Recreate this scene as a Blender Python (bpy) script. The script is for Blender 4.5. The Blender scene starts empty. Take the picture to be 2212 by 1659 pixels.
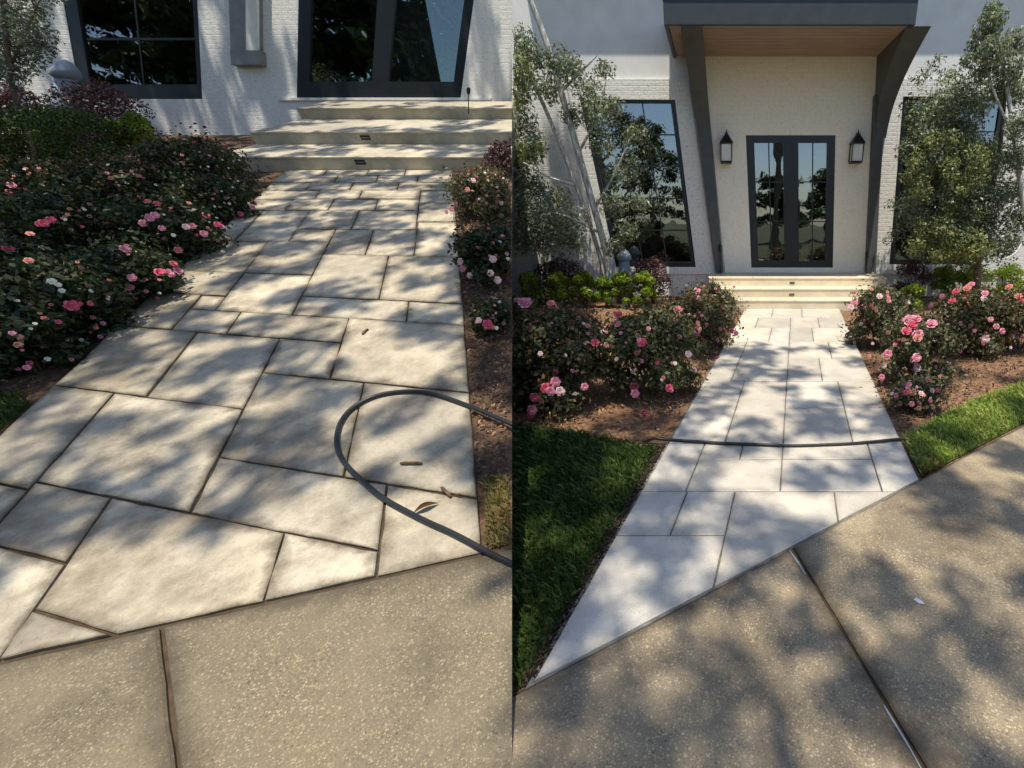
import bpy, bmesh, math, random
import numpy as np
from mathutils import Vector, Matrix, noise
from mathutils.geometry import tessellate_polygon

random.seed(11); RNG = np.random.default_rng(11)
SC = bpy.context.scene
COL = SC.collection
V = Vector

# ------------------------------------------------------------------ camera
# picture units: 2212 x 1659; principal point (1550, 880), focal length 1000
FX, PX, PY = 1000.0, 1550.0, 880.0
CAM = V((0, 0, 1.6))
PITCH = math.atan((PY - 471) / FX)
U = V((0, math.sin(PITCH), math.cos(PITCH)))
F = V((0, math.cos(PITCH), -math.sin(PITCH)))
cam_d = bpy.data.cameras.new('camera')
cam_d.sensor_fit = 'HORIZONTAL'; cam_d.sensor_width = 36
cam_d.lens = FX / 2212 * 36
cam_d.shift_x = -(PX - 1106) / 2212
cam_d.shift_y = (PY - 829.5) / 2212
cam_d.clip_start = 0.05; cam_d.clip_end = 500
cam = bpy.data.objects.new('camera', cam_d); COL.objects.link(cam)
cam.location = CAM; cam.rotation_euler = (math.pi / 2 - PITCH, 0, 0)
SC.camera = cam

# ------------------------------------------------------------------ sky, sun, exposure
SUN = V((0.04, -0.25, 0.96)).normalized()
w = bpy.data.worlds.new('World'); SC.world = w; w.use_nodes = True
nt = w.node_tree; nt.nodes.clear()
sky = nt.nodes.new('ShaderNodeTexSky'); sky.sky_type = 'NISHITA'; sky.sun_disc = False
sky.sun_elevation = math.asin(SUN.z); sky.sun_rotation = math.atan2(SUN.x, SUN.y)
sky.air_density = 1.0; sky.dust_density = 0.8; sky.ozone_density = 1.0
bg = nt.nodes.new('ShaderNodeBackground'); bg.inputs[1].default_value = 0.14
out = nt.nodes.new('ShaderNodeOutputWorld')
nt.links.new(sky.outputs[0], bg.inputs[0]); nt.links.new(bg.outputs[0], out.inputs[0])
sun_d = bpy.data.lights.new('sun', 'SUN'); sun_d.energy = 4.6; sun_d.angle = math.radians(0.55)
sun_d.color = (1.0, 0.92, 0.78)
sun = bpy.data.objects.new('sun', sun_d); COL.objects.link(sun)
sun.rotation_euler = SUN.to_track_quat('Z', 'Y').to_euler()
SC.view_settings.view_transform = 'Standard'; SC.view_settings.look = 'None'
SC.view_settings.exposure = 0.36; SC.view_settings.gamma = 1.0
SC.cycles.max_bounces = 8; SC.cycles.transparent_max_bounces = 12
SC.cycles.use_denoising = True
SC.cycles.sample_clamp_indirect = 6.0

# ------------------------------------------------------------------ geometry of the two gardens
def ray(x, y):
    return V(((x - PX) / FX, 0, 0)) + U * ((PY - y) / FX) + F
def project(p):
    d = p - CAM; z = d.dot(F)
    return PX + FX * d.x / z, PY - FX * d.dot(U) / z
def depth(p): return (p - CAM).dot(F)
def hit(x, y, p0, n):
    r = ray(x, y); return CAM + r * ((p0 - CAM).dot(n) / r.dot(n))
EX = V((1, 0, 0))
class Place: pass
def make_place(side, horizon, h):
    P = Place(); P.side = side
    a = math.atan((PY - horizon) / FX)
    P.n = U * math.cos(a) - F * math.sin(a)
    P.f = U * math.sin(a) + F * math.cos(a)
    P.o = CAM - P.n * h
    return P
KL = 1.81 / 1.5
L = make_place(-1, 40, 1.81)     # the garden on the slope, before cleaning
R = make_place(+1, 471, 1.6)    # the level garden, after cleaning
def G(P, x, y, z=0.0): return hit(x, y, P.o + P.n * z, P.n)
def loc(P, a, b, c): return P.o + EX * a + P.f * b + P.n * c
def bdist(P, y, z=0.0): return (G(P, PX, y, z) - P.o).dot(P.f)
_d = ray(1106, 0) ; _e = ray(1106, 1600)
SEAM_N = _d.cross(_e).normalized()
if SEAM_N.x < 0: SEAM_N = -SEAM_N
def sd(p): return (p - CAM).dot(SEAM_N)

# ------------------------------------------------------------------ materials
MATS = {}
def mat(name, col=(0.5, 0.5, 0.5), rough=0.7, build=None, spec=0.4):
    if name in MATS: return MATS[name]
    m = bpy.data.materials.new(name); m.use_nodes = True
    N = m.node_tree.nodes; B = N['Principled BSDF']
    B.inputs['Base Color'].default_value = (*col, 1); B.inputs['Roughness'].default_value = rough
    B.inputs['Specular IOR Level'].default_value = spec
    if build: build(m.node_tree, B)
    MATS[name] = m; return m
def nd(t, kind, **kw):
    n = t.nodes.new('ShaderNode' + kind)
    for k, v in kw.items():
        if k in n.inputs.keys(): n.inputs[k].default_value = v
        else: setattr(n, k, v)
    return n
def pos(t, offset_random=False):
    g = nd(t, 'NewGeometry')
    if not offset_random: return g.outputs['Position']
    oi = nd(t, 'ObjectInfo'); mm = nd(t, 'VectorMath', operation='MULTIPLY_ADD')
    cv = nd(t, 'CombineXYZ')
    for i in range(3): t.links.new(oi.outputs['Random'], cv.inputs[i])
    t.links.new(cv.outputs[0], mm.inputs[0]); mm.inputs[1].default_value = (37, 53, 71)
    t.links.new(g.outputs['Position'], mm.inputs[2]); return mm.outputs[0]
def noi(t, p, scale, detail=4, rough=0.55):
    n = nd(t, 'TexNoise', Scale=scale, Detail=detail, Roughness=rough); t.links.new(p, n.inputs['Vector']); return n.outputs['Fac']
def ramp(t, f, stops):
    r = nd(t, 'ValToRGB'); e = r.color_ramp.elements
    while len(e) > 1: e.remove(e[-1])
    e[0].position = stops[0][0]; e[0].color = (*stops[0][1], 1)
    for p, c in stops[1:]:
        q = e.new(p); q.color = (*c, 1)
    t.links.new(f, r.inputs[0]); return r.outputs[0]
def mix(t, f, a, b, mode='MIX'):
    m = nd(t, 'Mix', data_type='RGBA', blend_type=mode)
    for s, i in ((f, 0), (a, 6), (b, 7)):
        if isinstance(s, (int, float)): m.inputs[i].default_value = s
        elif isinstance(s, tuple): m.inputs[i].default_value = (*s, 1)
        else: t.links.new(s, m.inputs[i])
    return m.outputs[2]
def bump(t, B, h, dist=0.01, strength=0.6):
    b = nd(t, 'Bump', Distance=dist, Strength=strength); t.links.new(h, b.inputs['Height']); t.links.new(b.outputs[0], B.inputs['Normal'])
def mth(t, op, a, b=0.0):
    m = nd(t, 'Math', operation=op)
    for s, i in ((a, 0), (b, 1)):
        if isinstance(s, (int, float)): m.inputs[i].default_value = s
        else: t.links.new(s, m.inputs[i])
    return m.outputs[0]

def stone(c_light, c_dark, c_stain, stain, rough, pits):
    def f(t, B):
        p = pos(t); pr = pos(t, True)
        base = ramp(t, noi(t, pr, 2.2, 5, 0.6), [(0.3, c_dark), (0.7, c_light)])
        oi = nd(t, 'ObjectInfo')
        tone = ramp(t, oi.outputs['Random'], [(0, (0.80, 0.79, 0.78)), (0.35, (0.96, 0.93, 0.88)), (0.65, (1.0, 1.0, 1.0)), (1, (1.13, 1.08, 0.99))])
        c = mix(t, 1.0, base, tone, 'MULTIPLY')
        st = ramp(t, mth(t, 'ADD', mth(t, 'MULTIPLY', noi(t, p, 1.6, 6, 0.7), 0.6), mth(t, 'MULTIPLY', noi(t, pr, 7.0, 5, 0.7), 0.4)), [(0.44, (0, 0, 0)), (0.62, (1, 1, 1))])
        c = mix(t, mth(t, 'MULTIPLY', st, stain), c, c_stain)
        at_ = nd(t, 'Attribute', attribute_name='grime')
        gr = ramp(t, mth(t, 'ADD', mth(t, 'MULTIPLY', at_.outputs['Fac'], 0.34), mth(t, 'MULTIPLY', noi(t, p, 4.5, 7, 0.75), 1.15)), [(0.66, (0, 0, 0)), (1.0, (1, 1, 1))])
        c = mix(t, mth(t, 'MULTIPLY', gr, min(1.0, stain * stain * 1.6)), c, tuple(x * 0.8 for x in c_stain))
        pit = ramp(t, noi(t, pr, 85, 3, 0.6), [(0.30, (1, 1, 1)), (0.40, (0, 0, 0))])
        c = mix(t, mth(t, 'MULTIPLY', pit, pits), c, tuple(x * 0.35 for x in c_stain))
        fine = ramp(t, noi(t, pr, 160, 2), [(0.3, (0.9, 0.9, 0.9)), (0.7, (1.06, 1.06, 1.06))])
        c = mix(t, 1.0, c, fine, 'MULTIPLY')
        t.links.new(c, B.inputs['Base Color'])
        rr = ramp(t, noi(t, p, 3, 3), [(0.35, (rough - 0.15,) * 3), (0.7, (rough + 0.12,) * 3)])
        t.links.new(rr, B.inputs['Roughness'])
        bump(t, B, mth(t, 'ADD', noi(t, pr, 45, 5), mth(t, 'MULTIPLY', noi(t, pr, 7, 3), 0.8)), 0.006, 0.5)
    return f
mat('slab_dirty', build=stone((0.60, 0.535, 0.41), (0.38, 0.345, 0.275), (0.15, 0.118, 0.076), 0.74, 0.7, 0.3))
mat('slab_clean', build=stone((0.68, 0.635, 0.55), (0.51, 0.48, 0.425), (0.34, 0.305, 0.25), 0.5, 0.52, 0.3), spec=0.5)
mat('step_stone_dirty', build=stone((0.52, 0.48, 0.39), (0.42, 0.38, 0.30), (0.22, 0.20, 0.14), 0.6, 0.7, 0.3))
mat('step_stone_clean', build=stone((0.76, 0.68, 0.52), (0.66, 0.58, 0.43), (0.45, 0.38, 0.26), 0.4, 0.6, 0.2))
def aggregate(c1, c2, c3, wet):
    def f(t, B):
        p = pos(t)
        vo = nd(t, 'TexVoronoi', Scale=200.0); t.links.new(p, vo.inputs['Vector'])
        bw = nd(t, 'SeparateColor'); t.links.new(vo.outputs['Color'], bw.inputs[0])
        c = ramp(t, bw.outputs[0], [(0, c2), (0.45, c1), (0.82, c1), (0.95, c3), (1, tuple(min(1, x * 1.3) for x in c3))])
        edge = ramp(t, vo.outputs['Distance'], [(0.35, (1, 1, 1)), (0.8, (0.78, 0.76, 0.73))])
        c = mix(t, 1.0, c, edge, 'MULTIPLY')
        v2 = nd(t, 'TexVoronoi', Scale=88.0); t.links.new(p, v2.inputs['Vector'])
        s2 = nd(t, 'SeparateColor'); t.links.new(v2.outputs['Color'], s2.inputs[0])
        peb = mth(t, 'MULTIPLY', ramp(t, s2.outputs[1], [(0.74, (0, 0, 0)), (0.78, (1, 1, 1))]), ramp(t, v2.outputs['Distance'], [(0.36, (1, 1, 1)), (0.46, (0, 0, 0))]))
        c = mix(t, mth(t, 'MULTIPLY', peb, 0.8), c, ramp(t, s2.outputs[2], [(0, tuple(x * 0.45 for x in c2)), (0.4, c2), (0.6, c3), (1, tuple(x * 1.35 for x in c3))]))
        flat = ramp(t, noi(t, p, 4.0, 4, 0.6), [(0.35, (0.45, 0.45, 0.45)), (0.65, (1, 1, 1))])
        c = mix(t, flat, c1, c)
        big = ramp(t, noi(t, p, 1.7, 7, 0.72), [(0.30, (0.62, 0.60, 0.58)), (0.5, (1, 1, 1)), (0.75, (1.18, 1.13, 1.03))])
        c = mix(t, 1.0, c, big, 'MULTIPLY')
        sp = ramp(t, noi(t, p, 6, 6, 0.75), [(0.60, (0, 0, 0)), (0.74, (1, 1, 1))])
        c = mix(t, mth(t, 'MULTIPLY', sp, 0.45), c, (0.09, 0.07, 0.045))
        at_ = nd(t, 'Attribute', attribute_name='grime')
        gr = ramp(t, mth(t, 'ADD', mth(t, 'MULTIPLY', at_.outputs['Fac'], 0.5), mth(t, 'MULTIPLY', noi(t, p, 6, 6, 0.75), 0.8)), [(0.58, (0, 0, 0)), (0.92, (1, 1, 1))])
        c = mix(t, mth(t, 'MULTIPLY', gr, 0.75), c, (0.06, 0.045, 0.028))
        wn = ramp(t, noi(t, p, 1.1, 4, 0.6), [(0.47, (0, 0, 0)), (0.56, (1, 1, 1))])
        c = mix(t, mth(t, 'MULTIPLY', wn, wet), c, mix(t, 1.0, c, (0.6, 0.6, 0.62), 'MULTIPLY'))
        t.links.new(c, B.inputs['Base Color'])
        rr = mix(t, mth(t, 'MULTIPLY', wn, wet), (0.8, 0.8, 0.8), (0.28, 0.28, 0.28)); t.links.new(rr, B.inputs['Roughness'])
        bump(t, B, mth(t, 'SUBTRACT', mth(t, 'MULTIPLY', noi(t, p, 25, 3), 0.4), vo.outputs['Distance']), 0.003, 0.35)
    return f
mat('concrete_dry', build=aggregate((0.19, 0.157, 0.103), (0.125, 0.107, 0.073), (0.30, 0.25, 0.165), 0.0))
mat('concrete_wet', build=aggregate((0.31, 0.25, 0.165), (0.21, 0.18, 0.13), (0.48, 0.39, 0.26), 0.75))
def joint_b(c):
    def f(t, B):
        p = pos(t); t.links.new(ramp(t, noi(t, p, 14, 5), [(0.3, tuple(x * 0.6 for x in c)), (0.7, tuple(x * 1.5 for x in c))]), B.inputs['Base Color'])
        bump(t, B, noi(t, p, 60, 4), 0.01)
    return f
mat('grout_dirty', build=joint_b((0.062, 0.042, 0.024)), rough=0.95)
mat('grout_clean', build=joint_b((0.16, 0.155, 0.14)), rough=0.9)
def soil_b(a, b, c):
    def f(t, B):
        p = pos(t)
        col = ramp(t, noi(t, p, 22, 6, 0.7), [(0.28, a), (0.5, b), (0.72, c)])
        t.links.new(col, B.inputs['Base Color']); bump(t, B, noi(t, p, 30, 6, 0.7), 0.03, 0.9)
    return f
mat('mulch', build=soil_b((0.03, 0.019, 0.012), (0.10, 0.058, 0.034), (0.24, 0.14, 0.08)), rough=0.95)
mat('mulch_light', build=soil_b((0.07, 0.04, 0.022), (0.22, 0.12, 0.065), (0.42, 0.25, 0.14)), rough=0.95)
mat('soil', build=soil_b((0.02, 0.015, 0.01), (0.05, 0.036, 0.024), (0.10, 0.07, 0.045)), rough=0.95)
mat('turf_soil', build=soil_b((0.025, 0.03, 0.012), (0.06, 0.07, 0.025), (0.12, 0.11, 0.05)), rough=0.95)
def island_col(stops, trans=0.0, rough=0.5, noise_scale=0.0):
    def f(t, B):
        g = nd(t, 'NewGeometry')
        c = ramp(t, g.outputs['Random Per Island'], stops)
        if noise_scale:
            v = ramp(t, noi(t, g.outputs['Position'], noise_scale, 3), [(0.35, (0.65, 0.65, 0.65)), (0.68, (1.25, 1.25, 1.2))])
            c = mix(t, 1.0, c, v, 'MULTIPLY')
        t.links.new(c, B.inputs['Base Color']); B.inputs['Roughness'].default_value = rough
        if trans:
            tr = nd(t, 'BsdfTranslucent'); mx = nd(t, 'MixShader'); mx.inputs[0].default_value = trans
            hs = mix(t, 1.0, c, (1.25, 1.3, 0.55), 'MULTIPLY'); t.links.new(hs, tr.inputs[0])
            o = t.nodes['Material Output']
            t.links.new(B.outputs[0], mx.inputs[1]); t.links.new(tr.outputs[0], mx.inputs[2]); t.links.new(mx.outputs[0], o.inputs[0])
    return f
def leafmat(name, a, b, c, trans=0.28, rough=0.45, ns=4.0):
    return mat(name, build=island_col([(0, a), (0.5, b), (0.9, c), (1, tuple(min(0.6, x * 1.7) for x in c))], trans, rough, ns), spec=0.35)
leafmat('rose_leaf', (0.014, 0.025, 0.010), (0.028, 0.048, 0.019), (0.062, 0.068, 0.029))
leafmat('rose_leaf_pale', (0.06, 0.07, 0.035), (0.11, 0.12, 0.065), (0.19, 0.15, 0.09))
leafmat('rose_leaf_lightened', (0.04, 0.055, 0.024), (0.085, 0.10, 0.045), (0.17, 0.14, 0.075))  # paler, browner rose leaf; hazy brightness put into the colour
leafmat('rose_new_leaf', (0.09, 0.035, 0.022), (0.15, 0.055, 0.035), (0.20, 0.10, 0.05))
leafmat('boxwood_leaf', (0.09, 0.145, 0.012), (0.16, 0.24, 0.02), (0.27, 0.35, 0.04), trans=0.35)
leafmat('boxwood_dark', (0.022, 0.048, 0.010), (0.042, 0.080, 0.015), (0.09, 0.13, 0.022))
leafmat('purple_leaf', (0.035, 0.014, 0.020), (0.075, 0.030, 0.040), (0.15, 0.075, 0.08))
leafmat('lime_leaf', (0.10, 0.15, 0.012), (0.16, 0.22, 0.02), (0.26, 0.32, 0.05))
leafmat('tree_leaf', (0.11, 0.135, 0.10), (0.175, 0.21, 0.15), (0.30, 0.33, 0.25), ns=2.5)
leafmat('tree_leaf_sun_tint', (0.10, 0.13, 0.05), (0.17, 0.20, 0.08), (0.29, 0.30, 0.13), ns=2.5)  # lit copy of the tree leaf, sunlight put into the colour
leafmat('canopy_leaf', (0.03, 0.05, 0.015), (0.05, 0.08, 0.022), (0.08, 0.11, 0.03), trans=0.15, ns=1.5)
leafmat('grass_shade_tint', (0.025, 0.055, 0.012), (0.045, 0.09, 0.018), (0.10, 0.13, 0.035), ns=2)  # lawn under the trees: shade put into the blade colour
leafmat('grass_sun_tint', (0.18, 0.27, 0.045), (0.27, 0.37, 0.07), (0.42, 0.45, 0.14), ns=2)  # lawn in the open: sunlight put into the blade colour
leafmat('grass_straw', (0.20, 0.15, 0.06), (0.28, 0.20, 0.08), (0.16, 0.16, 0.05), ns=3)
mat('chips', build=island_col([(0, (0.03, 0.017, 0.01)), (0.4, (0.11, 0.06, 0.035)), (0.8, (0.24, 0.13, 0.075)), (1, (0.40, 0.26, 0.15))], 0, 0.9, 2.0))
mat('chips_dark', build=island_col([(0, (0.012, 0.009, 0.006)), (0.6, (0.04, 0.028, 0.018)), (1, (0.11, 0.075, 0.045))], 0, 0.95, 2.0))
mat('chips_light', build=island_col([(0, (0.10, 0.05, 0.025)), (0.4, (0.26, 0.13, 0.065)), (0.8, (0.42, 0.23, 0.12)), (1, (0.55, 0.38, 0.22))], 0, 0.9, 2.0))
for nm, a, b, c in (('petal_deep', (0.50, 0.035, 0.085), (0.62, 0.075, 0.15), (0.72, 0.20, 0.28)),
                    ('petal_pink', (0.55, 0.12, 0.22), (0.68, 0.24, 0.34), (0.78, 0.45, 0.52)),
                    ('petal_pale', (0.66, 0.36, 0.42), (0.74, 0.52, 0.54), (0.82, 0.70, 0.68)),
                    ('petal_coral', (0.58, 0.13, 0.11), (0.66, 0.24, 0.20), (0.74, 0.40, 0.34)),
                    ('petal_spent', (0.16, 0.07, 0.05), (0.28, 0.12, 0.09), (0.38, 0.20, 0.15)), ('petal_white', (0.70, 0.72, 0.66), (0.78, 0.78, 0.72), (0.85, 0.84, 0.78))):
    mat(nm, build=island_col([(0, a), (0.5, b), (1, c)], 0.25, 0.6))
def bark_b(a, b):
    def f(t, B):
        p = pos(t); mp = nd(t, 'Mapping'); mp.inputs['Scale'].default_value = (1, 1, 0.25); t.links.new(p, mp.inputs[0])
        h = noi(t, mp.outputs[0], 28, 5, 0.65)
        t.links.new(ramp(t, h, [(0.3, a), (0.65, b)]), B.inputs['Base Color']); bump(t, B, h, 0.02, 0.8)
    return f
mat('bark_pale', build=bark_b((0.20, 0.18, 0.155), (0.74, 0.72, 0.67)), rough=0.85)
mat('bark_brown', build=bark_b((0.07, 0.055, 0.04), (0.20, 0.16, 0.12)), rough=0.9)
mat('stem', build=bark_b((0.05, 0.035, 0.022), (0.13, 0.09, 0.055)), rough=0.9)
def brick_b(c, c2, bs=0.5):
    def f(t, B):
        p = pos(t); mp = nd(t, 'Mapping'); mp.inputs['Rotation'].default_value = (math.pi / 2, 0, 0); t.links.new(p, mp.inputs[0])
        br = nd(t, 'TexBrick'); t.links.new(mp.outputs[0], br.inputs['Vector'])
        br.inputs['Scale'].default_value = 1.0; br.inputs['Brick Width'].default_value = 0.2; br.inputs['Row Height'].default_value = 0.075
        br.inputs['Mortar Size'].default_value = 0.008; br.inputs['Mortar Smooth'].default_value = 0.6
        n1 = noi(t, p, 26, 6, 0.7)
        col = ramp(t, n1, [(0.30, c2), (0.46, c), (0.75, tuple(min(0.9, x * 1.06) for x in c))])
        col = mix(t, mth(t, 'MULTIPLY', br.outputs['Fac'], 0.10), col, c2)
        t.links.new(col, B.inputs['Base Color'])
        bump(t, B, mth(t, 'SUBTRACT', mth(t, 'MULTIPLY', n1, 1.1), mth(t, 'MULTIPLY', br.outputs['Fac'], 0.30)), 0.010, bs)
    return f
mat('white_brick', build=brick_b((0.74, 0.73, 0.69), (0.42, 0.41, 0.38), 0.8), rough=0.85)
def stucco_b(c):
    def f(t, B):
        p = pos(t); n1 = noi(t, p, 3, 5)
        t.links.new(ramp(t, n1, [(0.3, tuple(x * 0.92 for x in c)), (0.7, tuple(x * 1.05 for x in c))]), B.inputs['Base Color'])
        bump(t, B, noi(t, p, 120, 3), 0.004, 0.5)
    return f
mat('stucco_white', build=stucco_b((0.72, 0.70, 0.64)), rough=0.9)
mat('stucco_cream', build=brick_b((0.82, 0.77, 0.66), (0.68, 0.63, 0.53), 0.6), rough=0.9)
mat('stucco_grey', build=stucco_b((0.72, 0.72, 0.71)), rough=0.9)
def paint_b(c):
    def f(t, B):
        p = pos(t); t.links.new(ramp(t, noi(t, p, 5, 5), [(0.3, tuple(x * 0.85 for x in c)), (0.7, tuple(x * 1.15 for x in c))]), B.inputs['Base Color'])
        bump(t, B, noi(t, p, 50, 3), 0.003, 0.3)
    return f
mat('slate_paint', build=paint_b((0.035, 0.046, 0.056)), rough=0.5)
mat('bracket_paint', build=paint_b((0.075, 0.08, 0.082)), rough=0.55)
mat('black_frame', build=paint_b((0.014, 0.018, 0.022)), rough=0.35)
mat('grey_paint', build=paint_b((0.22, 0.22, 0.22)), rough=0.6)
mat('lamp_black', build=paint_b((0.012, 0.012, 0.012)), rough=0.4)
mat('lantern_glass', col=(0.62, 0.60, 0.55), rough=0.15)
def wood_b(t, B):
    p = pos(t); mp = nd(t, 'Mapping'); mp.inputs['Scale'].default_value = (0.8, 12, 8); t.links.new(p, mp.inputs[0])
    h = noi(t, mp.outputs[0], 3, 5)
    t.links.new(ramp(t, h, [(0.3, (0.22, 0.155, 0.115)), (0.7, (0.36, 0.27, 0.21))]), B.inputs['Base Color']); bump(t, B, h, 0.004, 0.4)
mat('soffit_wood', build=wood_b, rough=0.6)
mat('interior', build=paint_b((0.012, 0.013, 0.013)), rough=0.9)
mat('curtain', build=paint_b((0.30, 0.36, 0.27)), rough=0.9)
def glass_b(t, B):
    o = t.nodes['Material Output']; tr = nd(t, 'BsdfTransparent'); tr.inputs[0].default_value = (0.55, 0.60, 0.58, 1)
    gl = nd(t, 'BsdfGlossy'); gl.inputs['Roughness'].default_value = 0.012; gl.inputs['Color'].default_value = (0.9, 0.95, 1, 1)
    fr = nd(t, 'Fresnel'); fr.inputs[0].default_value = 1.7
    n = noi(t, pos(t), 1.4, 2); b = nd(t, 'Bump', Distance=0.02, Strength=0.16); t.links.new(n, b.inputs['Height']); t.links.new(b.outputs[0], gl.inputs['Normal'])
    mx = nd(t, 'MixShader'); t.links.new(mth(t, 'ADD', fr.outputs[0], 0.16), mx.inputs[0]); t.links.new(tr.outputs[0], mx.inputs[1]); t.links.new(gl.outputs[0], mx.inputs[2])
    t.links.new(mx.outputs[0], o.inputs[0])
mat('glass', build=glass_b)
mat('hose_rubber', build=paint_b((0.018, 0.021, 0.024)), rough=0.4)
mat('twig', build=bark_b((0.06, 0.035, 0.018), (0.20, 0.12, 0.06)), rough=0.9)
mat('dead_leaf', build=paint_b((0.17, 0.085, 0.035)), rough=0.95, spec=0.05)
mat('pale_ceramic', build=paint_b((0.27, 0.31, 0.37)), rough=0.5)
mat('pale_streak', build=stucco_b((0.36, 0.38, 0.41)), rough=0.3)
mat('paper', build=stucco_b((0.75, 0.76, 0.78)), rough=0.7)

# ------------------------------------------------------------------ object helpers
def tag(o, label=None, cat=None, group=None, kind=None):
    for k, v in (('label', label), ('category', cat), ('group', group), ('kind', kind)):
        if v: o[k] = v
    return o
def clip(bm, side):
    if not side: return
    ds = [sd(v.co) * side for v in bm.verts]
    if not ds or min(ds) >= 0: return
    r = bmesh.ops.bisect_plane(bm, geom=bm.verts[:] + bm.edges[:] + bm.faces[:], plane_co=CAM, plane_no=SEAM_N * side, clear_inner=True, clear_outer=False, dist=1e-5)
    ed = [e for e in r['geom_cut'] if isinstance(e, bmesh.types.BMEdge)]
    if ed and all(len(e.link_faces) == 1 for e in ed):
        try: bmesh.ops.holes_fill(bm, edges=ed, sides=0)
        except Exception: pass
def obj(name, bm, material, parent=None, side=0, smooth=False, base=None):
    clip(bm, side)
    bmesh.ops.recalc_face_normals(bm, faces=bm.faces[:])
    if base is not None: bmesh.ops.translate(bm, vec=-base, verts=bm.verts[:])
    me = bpy.data.meshes.new(name); bm.to_mesh(me); bm.free()
    if smooth:
        for p in me.polygons: p.use_smooth = True
    return link(name, me, material, parent, base)
def link(name, me, material, parent=None, base=None):
    if material and not me.materials: me.materials.append(MATS[material])
    o = bpy.data.objects.new(name, me); COL.objects.link(o)
    if base is not None: o.location = base
    if parent is not None:
        o.parent = parent
        at, q = V((0, 0, 0)), parent
        while q is not None: at += q.location; q = q.parent
        o.location = (base if base is not None else V((0, 0, 0))) - at
    return o
def empty(name, at):
    o = bpy.data.objects.new(name, None); COL.objects.link(o); o.location = at; o.empty_display_size = 0.2
    return o
def prism(bm, pts, vec):
    a = [bm.verts.new(p) for p in pts]; b = [bm.verts.new(p + vec) for p in pts]
    n = len(pts)
    bm.faces.new(a); bm.faces.new(b[::-1])
    for i in range(n): bm.faces.new((a[i], b[i], b[(i + 1) % n], a[(i + 1) % n]))
    return bm
def box(bm, P, a0, a1, b0, b1, c0, c1):
    return prism(bm, [loc(P, a0, b0, c0), loc(P, a1, b0, c0), loc(P, a1, b1, c0), loc(P, a0, b1, c0)], P.n * (c1 - c0))
def bevel(bm, w, seg=2):
    bmesh.ops.bevel(bm, geom=bm.edges[:], offset=w, segments=seg, affect='EDGES', profile=0.5, clamp_overlap=True)
def tube(bm, pts, radii, seg=8, cap=True):
    rings = []
    for i, p in enumerate(pts):
        d = (pts[min(i + 1, len(pts) - 1)] - pts[max(i - 1, 0)]).normalized()
        a = d.cross(V((0.31, 0.17, 0.94)));  a = a.normalized() if a.length > 1e-4 else EX
        b = d.cross(a)
        r = radii[i] if hasattr(radii, '__len__') else radii
        rings.append([bm.verts.new(p + a * (r * math.cos(2 * math.pi * k / seg)) + b * (r * math.sin(2 * math.pi * k / seg))) for k in range(seg)])
    for A, B_ in zip(rings, rings[1:]):
        for k in range(seg): bm.faces.new((A[k], A[(k + 1) % seg], B_[(k + 1) % seg], B_[k]))
    if cap: bm.faces.new(rings[0]); bm.faces.new(rings[-1][::-1])
    return bm
def spline(pts, n=6):
    out_ = []
    for i in range(len(pts) - 1):
        p0, p1, p2, p3 = pts[max(i - 1, 0)], pts[i], pts[i + 1], pts[min(i + 2, len(pts) - 1)]
        for k in range(n):
            t = k / n
            out_.append(0.5 * ((2 * p1) + (p2 - p0) * t + (2 * p0 - 5 * p1 + 4 * p2 - p3) * t * t + (3 * p1 - p0 - 3 * p2 + p3) * t ** 3))
    out_.append(pts[-1]); return out_
def lathe(bm, at, prof, seg=16, up=V((0, 0, 1))):
    rings = []
    for r, z in prof:
        rings.append([bm.verts.new(at + V((r * math.cos(2 * math.pi * k / seg), r * math.sin(2 * math.pi * k / seg), 0)) + up * z) for k in range(seg)])
    for A, B_ in zip(rings, rings[1:]):
        for k in range(seg): bm.faces.new((A[k], A[(k + 1) % seg], B_[(k + 1) % seg], B_[k]))
    bm.faces.new(rings[0][::-1]); bm.faces.new(rings[-1]); return bm
def quads(name, Vt, material, parent=None, base=None):
    """Vt: (n,4,3) world corners -> one mesh of n quads"""
    n = len(Vt); v = Vt.reshape(-1, 3).astype(np.float32)
    if base is not None: v = v - np.array(base, dtype=np.float32)
    me = bpy.data.meshes.new(name); me.vertices.add(4 * n); me.vertices.foreach_set('co', v.ravel())
    me.loops.add(4 * n); me.loops.foreach_set('vertex_index', np.arange(4 * n, dtype=np.int32))
    me.polygons.add(n); me.polygons.foreach_set('loop_start', np.arange(0, 4 * n, 4, dtype=np.int32))
    me.update(calc_edges=True); me.validate()
    return link(name, me, material, parent, base)
def unit(a): return a / np.maximum(np.linalg.norm(a, axis=-1, keepdims=True), 1e-9)
SN = np.array(SEAM_N); CN = np.array(CAM)
def seam_ok(c, side, margin=0.0):
    if not side: return np.ones(len(c), bool)
    return ((c - CN) @ SN) * side > margin
def leaves(c, d, size, aspect=0.5, fold=0.25):
    """c centres, d rough outward direction, size length -> leaf rhombi"""
    n = len(c)
    nrm = unit(d + RNG.normal(0, 0.7, (n, 3)))
    ax = unit(np.cross(nrm, RNG.normal(0, 1, (n, 3)))); sx = np.cross(nrm, ax)
    s = size[:, None]
    base = c - ax * s * 0.5; tip = c + ax * s * 0.5 - nrm * s * 0.12
    l = c + sx * s * aspect * 0.5 + nrm * s * fold * 0.3; r = c - sx * s * aspect * 0.5 + nrm * s * fold * 0.3
    return np.stack([base, l, tip, r], 1)

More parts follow.
